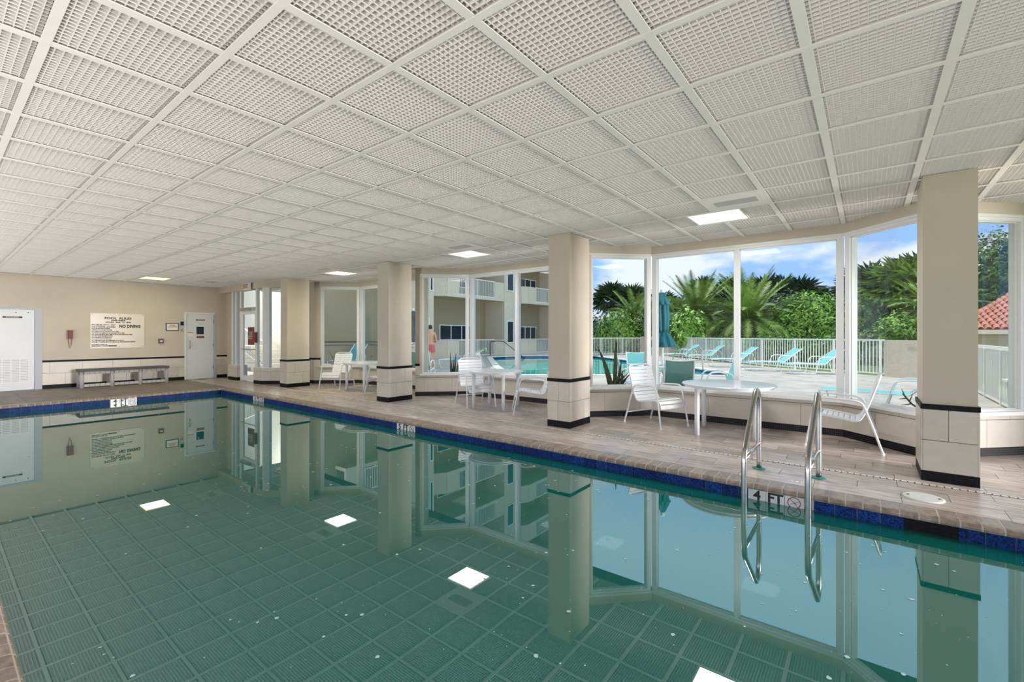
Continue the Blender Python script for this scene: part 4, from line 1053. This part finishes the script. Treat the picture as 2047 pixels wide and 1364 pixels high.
# ---- pavilion with a clay tile roof
pv = thing('pavilion', 'small pavilion with a red clay tile roof seen right of the nearest pillar', 'building')
MB().box(2.9, 12, 24.3, 30, 0, 1.52).build('wall', 'stucco_out', pv)
MB().box(2.6, 12.3, 24.0, 24.12, 1.40, 1.56).build('fascia', 'stucco_light', pv)
tm_ = MB(); n_ = 7
for k in range(n_):
    a0, a1 = math.pi*k/n_, math.pi*(k+1)/n_
    p = lambda a, y, r: (r*math.cos(a), y, r*math.sin(a))
    tm_.quad(p(a0, 0, .10), p(a1, 0, .10), p(a1, .36, .085), p(a0, .36, .085)); tm_.quad(p(a0, 0, .10), p(a0, 0, .085), p(a1, 0, .085), p(a1, 0, .10))
tmesh = tm_.mesh('roof_tile', 'terracotta')
slope = math.atan(.43); rows_ = 15; cnt = 0
for r_ in range(rows_):
    y = 24.0+.30*math.cos(slope)*r_; z = 1.58+.30*math.sin(slope)*r_; xl = 2.6+ (y-24.0)*.62
    k = 0; x = xl+.1
    while x < 7.6:
        if cnt < 298: place('roof_tile', tmesh, pv, (x, y, z), (slope, 0, 0)); cnt += 1
        x += .21
MB().quad((2.6, 24.0, 1.56), (12.3, 24.0, 1.56), (12.3, 28.3, 3.41), (5.27, 28.3, 3.41)).tri((2.6, 24, 1.56), (5.27, 28.3, 3.41), (2.6, 31, 1.56)).build('roof_deck', 'terracotta', pv)

# ================================================================== PLANTS
rv = random.Random(11)
def frond(L_, droop, n_=34, lw=.34, w=.03, lift=.35):
    m = MB(); pts = []
    for k in range(n_+1):
        t = k/n_; pts.append(Vector((L_*t*(1-.18*droop*t), 0, lift*L_*t-droop*L_*t*t*.75)))
    m.tube([pts[0], pts[n_//2], pts[-1]], [.03, .018, .006], 4, cap=False)
    for k in range(2, n_):
        t = k/n_; p = pts[k]; d = (pts[k+1]-pts[k-1]).normalized(); ll = lw*math.sin(math.pi*min(1, .12+t*.9))**.6
        for s in (-1, 1):
            tip = p+d*ll*.75+Vector((0, s*ll*.75, .18*ll-.25*ll*rv.random()))
            m.tri(p-d*w, p+d*w, tip)
    return m
def palm(label, x, y, h, L_, m='frond', n_=64, lean=0, dead=6, seed=1, zb=-.04, lo=-.55):
    rr_ = random.Random(seed); t = thing('date_palm', label, 'palm', (x, y, zb))
    def f(a, r, z): return r*(1+.10*math.sin(z*38+a*3))
    MB().lathe([(.32, 0), (.26, h*.3), (.27, h*.8), (.36, h*.97), (.20, h+.15)], 14, f=f).build('trunk', 'bark', t)
    ms = [frond(L_, d, lw=.14*L_, w=.012*L_, lift=l).mesh('frond', m) for d, l in ((.35, .55), (.62, .50), (.9, .42))]
    md = frond(L_*.8, .9, lw=.1*L_, w=.01*L_, lift=.1).mesh('frond', 'frond_dead')
    for k in range(n_):
        u = (k+.5)/n_; el_ = math.asin(max(-1, min(1, 1-u*(1-lo)))); a = k*2.39996
        me = ms[0] if el_ > .7 else ms[1] if el_ > .1 else ms[2]
        place('frond', me, t, (.1*math.cos(a), .1*math.sin(a), h+.05), (rr_.uniform(-.3, .3), -(el_*.72)+.12, a+rr_.uniform(-.15, .15)))['scale_'] = 1
    for k in range(dead):
        place('frond', md, t, (0, 0, h-.1), (rr_.uniform(-.3, .3), R(50+rr_.random()*25), k*1.9+seed))
    return t
def fan_leaf(L_, n_=13):
    m = MB(); m.tube([(0, 0, 0), (L_*.55, 0, .03)], .012, 4, cap=False); c = Vector((L_*.55, 0, .03))
    for k in range(n_):
        a = -1.9+3.8*k/(n_-1); d = Vector((math.cos(a), math.sin(a), -.12*abs(a))); p = Vector((-math.sin(a), math.cos(a), 0))*.05*L_
        e_ = c+d*L_*.55; m.tri(c, e_*.6+c*.4+p, e_+Vector((0, 0, -.10*L_))); m.tri(c, e_+Vector((0, 0, -.10*L_)), e_*.6+c*.4-p)
    return m
def sabal(label, x, y, h, L_, m='frond_dark', n_=46, seed=1):
    rr_ = random.Random(seed); t = thing('fan_palm', label, 'palm', (x, y, -.04))
    MB().lathe([(.22, 0), (.17, h*.5), (.18, h), (.10, h+.2)], 10, f=lambda a, r, z: r*(1+.12*math.sin(z*30+a*2))).build('trunk', 'bark', t)
    me = fan_leaf(L_).mesh('fan_leaf', m); md = fan_leaf(L_*.8).mesh('fan_leaf', 'frond_dead')
    for k in range(n_):
        u = (k+.5)/n_; el_ = math.asin(1-u*1.55); a = k*2.39996
        place('fan_leaf', md if el_ < -.32 and k % 2 else me, t, (0, 0, h), (rr_.uniform(-.5, .5), -el_+rr_.uniform(-.1, .1), a))
    return t
def leaf_cloud(n_, blobs, s, seed, up=.35):
    rr_ = random.Random(seed); m = MB(); V = m.v; F_ = m.f
    tot = sum(b_[3]*b_[4]+b_[3]*b_[5] for b_ in blobs)
    for (bx, by, bz, rx, ry, rz_) in blobs:
        for k in range(int(n_*(rx*ry+rx*rz_)/tot)):
            a = rr_.random()*6.283; c = rr_.uniform(-1, 1); q = math.sqrt(1-c*c); r = rr_.random()**.28
            n3 = Vector((q*math.cos(a), q*math.sin(a), c)); bump = 1+.16*math.sin(a*5+c*4+seed)+.10*math.sin(a*11-c*9)
            p = Vector((bx+n3.x*rx*r*bump, by+n3.y*ry*r*bump, bz+n3.z*rz_*r*bump))
            nn = (n3+Vector((rr_.uniform(-.8, .8), rr_.uniform(-.8, .8), rr_.uniform(-.3, 1)))).normalized()
            t1 = nn.cross(Vector((rr_.uniform(-1, 1), rr_.uniform(-1, 1), rr_.uniform(-1, 1)))).normalized(); t2 = nn.cross(t1); l = s*rr_.uniform(.6, 1.3)
            i = len(V); V.append(tuple(p-t1*l)); V.append(tuple(p+t2*l*.45)); V.append(tuple(p+t1*l)); V.append(tuple(p-t2*l*.45)); F_.append((i, i+1, i+2, i+3))
    return m
def bush(name, label, cat, x, y, blobs, m, n_, s, seed, trunk=None):
    t = thing(name, label, cat, (x, y, -.04))
    leaf_cloud(n_, blobs, s, seed).build('foliage', m, t, kind='stuff')
    h = max(b_[2] for b_ in blobs)*.8 if trunk is None else trunk
    st = MB(); rr_ = random.Random(seed)
    for b_ in (blobs[:5] if name != 'tree_belt' else []): st.tube([(0, 0, 0), (b_[0]*.5, b_[1]*.5, b_[2]*.5), (b_[0], b_[1], b_[2])], [.05+.02*h, .04+.01*h, .02], 6)
    if st.v: st.build('branch', 'bark', t)
    return t
def pxy(px, D):    # ground point seen at a column of the photograph, D metres ahead
    c = (px-1023.5)/912.4*D; return (Fx*D+Fy*c, Fy*D-Fx*c)
def ZY(y, D): return 1.37+(670-y)/912.4*D
# date palms
x, y = pxy(1268, 36); palm('bright date palm framed by the angled pane with the snake plant', x, y, 2.7, 2.9, n_=56, seed=1)
x, y = pxy(1393, 31); palm('date palm beside the folded teal parasol, left of the window mullion', x, y, 2.8, 3.3, n_=76, seed=2)
x, y = pxy(1497, 28.5); palm('large arching date palm right behind the window mullion', x, y, 2.3, 3.7, n_=80, seed=3)
x, y = pxy(1872, 23); palm('yellow-green date palm partly hidden by the nearest pillar', x, y, 2.6, 2.6, n_=66, seed=4)
# fan palms
for k, (px, D, ytop, L_, lb) in enumerate([
    (1222, 52, 572, 2.3, 'tall thin fan palm against the sky, left in the angled pane'), (1263, 50, 578, 2.4, 'fan palm rising behind the bright date palm'),
    (1325, 46, 590, 1.9, 'dark fan palm behind the top of the folded parasol'), (1405, 52, 562, 2.2, 'fan palm top between the two large date palms'),
    (1462, 50, 562, 2.2, 'fan palm top just left of the window mullion'), (1530, 44, 560, 2.5, 'fan palm of the dark cluster nearest the arching date palm'),
    (1563, 46, 560, 2.4, 'fan palm second in the dark cluster right of the mullion'), (1598, 42, 566, 2.6, 'broad fan palm in the middle of the dark cluster'),
    (1632, 42, 592, 2.2, 'low fan palm at the right end of the dark cluster'), (1738, 30, 540, 2.2, 'fan palm left in the angled pane by the nearest pillar'),
    (1775, 28, 545, 2.1, 'fan palm with pale fruit stalks in the angled pane'), (1808, 27, 528, 2.4, 'tallest fan palm beside the nearest pillar'), (1835, 30, 520, 2.2, 'fan palm touching the pillar edge above the date palm')]):
    x, y = pxy(px, D); sabal(lb, x, y, ZY(ytop, D)-L_*.72, L_, seed=k, m='frond_dark' if k not in (11,) else 'frond')
# shrubs and trees
def bl_(D, items): return [(a, b_, c, d, e_, f_) for a, b_, c, d, e_, f_ in items]
x, y = pxy(1236, 34.5); bush('round_shrub', 'bright green round shrub behind the fence by the snake plant', 'shrub', x, y, [(0, 0, 1.6, 1.5, 1.3, 1.5), (-.9, 0, 1.3, 1, 1, 1.2), (.9, 0, 1.3, 1, 1, 1.2)], 'leaf_bright', 9000, .11, 1)
x, y = pxy(1292, 34); bush('leafy_shrub', 'green shrub above the beige garden wall', 'shrub', x, y, [(0, 0, 1.6, 1.6, 1, 1.6)], 'leaf_mid', 6000, .11, 2)
x, y = pxy(1322, 36); bush('leafy_shrub', 'bright shrub left of the parasol canopy', 'shrub', x, y, [(0, 0, 1.9, 1.3, 1, 1.9), (.2, 0, 3.3, .8, .8, 1.2)], 'leaf_bright', 6000, .11, 3)
x, y = pxy(1375, 27.8); bush('spiky_shrub', 'spiky light green shrub right of the parasol', 'shrub', x, y, [(0, 0, 1.6, 1.0, .9, 1.3)], 'leaf_bright', 3500, .16, 4)
x, y = pxy(1560, 25.2); bush('low_hedge', 'low clipped hedge just behind the fence', 'hedge', x, y, [(-2.6+.9*k, -1.4+.50*k*0-.35*k, .72, .8, .6, .60) for k in range(7)], 'leaf_mid', 12000, .07, 5)
x, y = pxy(1610, 27); bush('leafy_shrub', 'bright green shrub mass right of the arching date palm', 'shrub', x, y, [(0, 0, 2.1, 1.8, 1.3, 1.7), (-1.3, .3, 1.6, 1.2, 1, 1.2), (1.4, -.3, 1.5, 1.3, 1, 1.2), (.4, 0, 3.0, .9, .8, .8)], 'leaf_bright', 15000, .12, 6)
x, y = pxy(1675, 27); bush('leafy_shrub', 'mid green shrubs left of the white corner post', 'shrub', x, y, [(0, 0, 1.7, 1.4, 1, 1.9), (.8, 0, 2.6, 1.0, 1, 1.2)], 'leaf_mid', 9000, .12, 7)
x, y = pxy(1792, 21.5); bush('leafy_shrub', 'bright shrub above the beige wall by the nearest pillar', 'shrub', x, y, [(0, 0, 1.5, .75, .7, .95), (.5, 0, 1.3, .5, .5, .8)], 'leaf_bright', 4500, .09, 8)
x, y = pxy(1745, 23); bush('leafy_shrub', 'yellow-green shrub behind the last fence pickets', 'shrub', x, y, [(0, 0, .8, 1.0, .7, .9), (.9, -.6, .7, .7, .7, .8)], 'leaf_mid', 5000, .09, 9)
x, y = pxy(1996, 19.5); bush('clipped_hedge', 'bright green hedge under the red tile roof', 'hedge', x, y, [(-1.1+.7*k, .2*k, .75, .6, .5, .62) for k in range(6)], 'leaf_bright', 9000, .08, 10)
# dark tree masses
tr = [(1205, 44, 12, 2.3, 'dark tree mass at the left edge of the angled pane'), (1285, 43, 13, 2.7, 'dark tree behind the shrubs by the garden wall'), (1345, 42, 14, 5.0, 'dark tree behind the parasol'),
      (1430, 40, 15, 4.2, 'dark tree between the two large date palms'), (1500, 38, 16, 4.6, 'dark tree behind the arching date palm'), (1575, 38, 17, 5.0, 'dark tree under the fan palm cluster'),
      (1650, 37, 18, 3.4, 'dark tree low at the right of the fan palm cluster'), (1735, 29, 19, 4.6, 'very dark tree in the angled pane left of the pillar'), (1800, 30, 20, 4.6, 'dark tree behind the date palm by the pillar'), (1900, 34, 21, 5.5, 'dark tree hidden mostly by the nearest pillar')]
for px, D, sd, h, lb in tr:
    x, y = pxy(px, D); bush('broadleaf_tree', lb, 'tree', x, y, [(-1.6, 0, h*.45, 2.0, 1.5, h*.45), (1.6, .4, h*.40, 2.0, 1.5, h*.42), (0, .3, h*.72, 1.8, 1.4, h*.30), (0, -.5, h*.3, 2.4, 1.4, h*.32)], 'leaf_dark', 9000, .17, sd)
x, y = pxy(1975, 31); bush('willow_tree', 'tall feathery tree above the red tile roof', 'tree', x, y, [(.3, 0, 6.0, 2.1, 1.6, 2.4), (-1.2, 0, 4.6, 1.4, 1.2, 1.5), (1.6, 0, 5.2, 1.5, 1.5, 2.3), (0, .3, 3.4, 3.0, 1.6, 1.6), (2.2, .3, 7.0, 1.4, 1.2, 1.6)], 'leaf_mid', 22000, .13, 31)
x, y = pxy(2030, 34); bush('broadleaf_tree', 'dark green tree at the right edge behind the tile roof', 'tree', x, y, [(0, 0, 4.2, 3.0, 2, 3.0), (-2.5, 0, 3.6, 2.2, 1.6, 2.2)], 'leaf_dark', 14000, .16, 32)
gh = [(-1.6, 0, 0)]
# distant green belt closing the view
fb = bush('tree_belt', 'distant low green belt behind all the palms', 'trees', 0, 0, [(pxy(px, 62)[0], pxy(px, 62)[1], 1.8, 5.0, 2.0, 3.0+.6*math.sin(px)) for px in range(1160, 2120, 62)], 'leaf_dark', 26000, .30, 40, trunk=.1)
fb['kind'] = 'stuff'
# snake plants outside the glass
def snake(label, x, y, blades):
    t = thing('snake_plant', label, 'plant', (x, y, 0))
    MB().lathe([(.16, 0), (.20, .30), (.21, .34), (.17, .34)], 16).build('pot', 'stucco_light', t)
    for (bx, by, h, lx, w) in blades:
        m = MB(); n_ = 8; prev = None
        for k in range(n_+1):
            u = k/n_; wd_ = w*(math.sin(math.pi*min(.98, .25+u*.75))**.7); c = Vector((bx+lx*u**1.4, by, .32+h*u))
            cur = (c-Vector((wd_, 0, 0)), c+Vector((0, .012, 0)), c+Vector((wd_, 0, 0)), c-Vector((0, .004, 0)))
            if prev:
                for q in range(4): m.quad(prev[q], prev[(q+1) % 4], cur[(q+1) % 4], cur[q])
            prev = cur
        m.build('leaf', 'snake_leaf', t, rz=R(YAW) if False else None)
rs = random.Random(5)
B1 = [(-.02, 0, .82, -.30, .045), (.03, .02, .95, .02, .042), (.10, -.02, .55, .08, .035), (-.08, .03, .6, -.16, .035)]+[(rs.uniform(-.05, .18), rs.uniform(-.05, .05), rs.uniform(.15, .42), rs.uniform(-.02, .30), .024) for k in range(14)]
snake('snake plant with tall dark leaning blades outside the pane beside the second pillar', -3.80, 8.0, B1)
B2 = [(-.05, 0, .62, -.03, .035), (.06, 0, .60, .05, .033), (.12, 0, .50, .12, .03), (0, .02, .45, 0, .03)]+[(rs.uniform(-.12, .15), rs.uniform(-.05, .05), rs.uniform(.10, .30), rs.uniform(-.10, .12), .022) for k in range(10)]
snake('upright snake plant outside the pane in front of the man in red shorts', -8.08, 8.0, B2)
B3 = [(0, 0, .55, -.45, .035), (.05, 0, .42, -.2, .03), (0, .03, .3, .12, .03)]
snake('snake plant with one long leaning blade outside the entrance bay', -13.1, 7.9, B3)
tp = thing('bromeliad', 'bare reddish branching plant outside the pane by the nearest pillar', 'plant', (.62, 8.1, 0))
MB().lathe([(.12, 0), (.15, .22), (.12, .22)], 14).build('pot', 'stucco_light', tp)
MB().tube(interp([(0, 0, .2), (-.03, 0, .36), (-.14, 0, .44), (-.24, 0, .58)], 4), [.012]*13, 6).build('stem', 'twig', tp)
for k, (a, b_) in enumerate([((-.06, .39), (-.02, .52)), ((-.10, .41), (-.10, .55)), ((-.15, .45), (-.26, .42)), ((-.17, .48), (-.14, .58)), ((-.2, .52), (-.28, .50)), ((-.08, .40), (-.18, .36)), ((-.04, .37), (-.12, .31)), ((-.22, .55), (-.25, .64)), ((0, .35), (.06, .48))]):
    MB().tube([(a[0], 0, a[1]), (b_[0], .0, b_[1])], [.009, .003], 5).build('twig', 'twig', tp)
